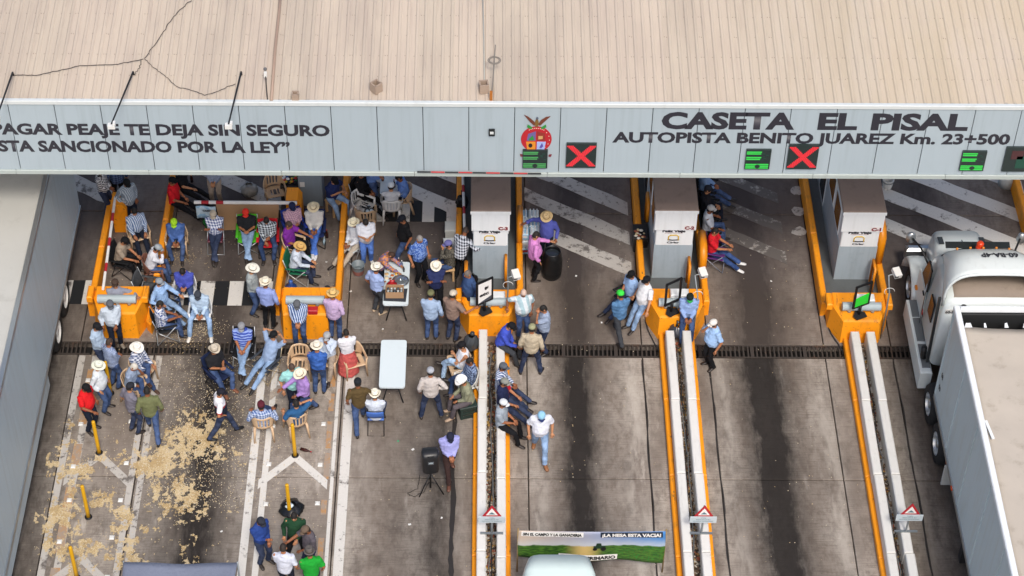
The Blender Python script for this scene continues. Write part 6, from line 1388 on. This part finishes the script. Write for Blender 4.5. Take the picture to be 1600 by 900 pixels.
# floor litter: paper scraps one can pick out
for i, (px, py, wh) in enumerate(((320, 452, 'on the crossing bars'), (346, 831, 'amid the grain right of the awning'), (645, 703, 'left of the loudspeaker'), (622, 690, 'in the lane below the blue folding chair'), (690, 810, 'below the loudspeaker tripod'), (1205, 440, 'in the empty lane right of booth C-2'), (940, 505, 'in the lane left of the neon green cap'), (900, 432, 'right of the black drum'), (598, 515, 'above the bare white table'), (548, 456, 'left of the food table by the kerb'), (150, 480, 'beside the left orange block'), (510, 410, 'between the kerbs near the green chair'), (640, 820, 'in the lane right of the bottom group'))):
    c = G(px, py); a = random.uniform(0, 6); s = random.uniform(.022, .036)
    o = tag(MB().grid(lambda u, v: ((u-.5)*2*s, (v-.5)*1.5*s, .012+.02*abs(u-.5)), 2, 1).build('paper_scrap', WHITEP if i != 3 else plain('scrap_green', '3a9a6a', .5)), ('green' if i == 3 else 'pale')+' paper scrap '+wh, 'litter', 'paper scraps on the lanes'); o.location = c; o.rotation_euler = (0, 0, a)
# ------------------------------------------------------------------ spilled grain and fine crumbs
GR = [plain('grain_pale', 'c8b38c', .9), plain('grain_yellow', 'b59c70', .9), plain('grain_white', 'cfc3aa', .9)]
m = MB(); s = .021; rg = random.Random(3)
HEAPS = [(G(px, py), rx/65, ry/47, wt) for px, py, rx, ry, wt in ((300, 690, 45, 32, .85), (250, 722, 48, 26, .85), (332, 722, 16, 42, .8), (290, 765, 52, 30, .8), (225, 762, 22, 48, .6), (322, 800, 30, 26, .5), (300, 850, 38, 32, .6), (240, 832, 30, 40, .42), (268, 668, 30, 16, .5),
         (105, 742, 34, 30, .85), (95, 792, 30, 36, .8), (152, 792, 44, 28, .6), (192, 802, 22, 42, .65), (130, 852, 52, 32, .7), (192, 872, 42, 24, .7), (165, 716, 34, 14, .4), (122, 700, 16, 22, .42), (210, 720, 14, 40, .5))]
def dens(x, y):
    n1 = mnoise.noise(Vector((x*1.4, y*1.0, 1.3)))*.35 + mnoise.noise(Vector((x*3.2, y*2.2, 4)))*.4 + mnoise.noise(Vector((x*8, y*6, 7)))*.4 + mnoise.noise(Vector((x*19, y*15, 9)))*.3
    b_ = 0.
    for c, rx, ry, wt in HEAPS:
        q = ((x-c.x)/rx)**2+((y-c.y)/ry)**2
        if q < 5: b_ = max(b_, wt*math.exp(-q*.6))
    return n1*1.2 - .6 + b_
x = -9.95
while x < -5.3:
    y = -8.3
    while y < -2.0:
        d = dens(x, y)
        if d > 0 and rg.random() < .35+d*5:
            z = .0125+min(.006, d*.01)+rg.uniform(0, .0015); h = s*.5*(1.02 if d > .12 else rg.uniform(.5, .9)); j = [rg.uniform(-.004, .004) for _ in range(8)]
            mi = 0 if mnoise.noise(Vector((x*2.5, y*2.5, 30))) + rg.uniform(-.3, .3) > -.05 else 1
            if rg.random() < .08: mi = 2
            m.add([(x-h+j[0], y-h+j[1], z), (x+h+j[2], y-h+j[3], z+j[2]*.5), (x+h+j[4], y+h+j[5], z), (x-h+j[6], y+h+j[7], z+j[3]*.5)], [(0, 1, 2, 3)], mi)
        y += s
    x += s
o = tag(m.build('spilled_grain', GR), 'pale grain spilled over the lane and median beside the grey trailer', 'grain', None, 'stuff')
m = MB()
def crumbs(n, f, mi):
    for _ in range(n):
        x, y = f(); r = rg.uniform(.005, .015); a = rg.uniform(0, 3); ca, sa = math.cos(a)*r, math.sin(a)*r; z = .014
        m.add([(x+ca, y+sa, z), (x-sa, y+ca, z+.008), (x-ca, y-sa, z), (x+sa, y-ca, z+.008)], [(0, 1, 2, 3)], rg.choice(mi))
crumbs(3000, lambda: (rg.gauss(-6.3, .9), rg.uniform(-5, -.4)), (0, 2, 2)); crumbs(350, lambda: (rg.gauss(-7.2, .35), rg.gauss(.35, .3)), (0, 1)); crumbs(250, lambda: (rg.gauss(-7.75, .3), rg.gauss(3.0, .15)), (0, 1)); crumbs(900, lambda: (rg.uniform(-9.4, -3.3), rg.uniform(-6, 4)), (2, 0)); crumbs(500, lambda: (rg.uniform(-3, 9), rg.uniform(-8, 4)), (2, 0))
crumbs(300, lambda: (rg.gauss(-6.75, .25), rg.gauss(.55, .2)), (0, 2))
tag(m.build('crumbs', GR), 'fine pale crumbs and husks scattered on the lanes', 'litter', None, 'stuff')
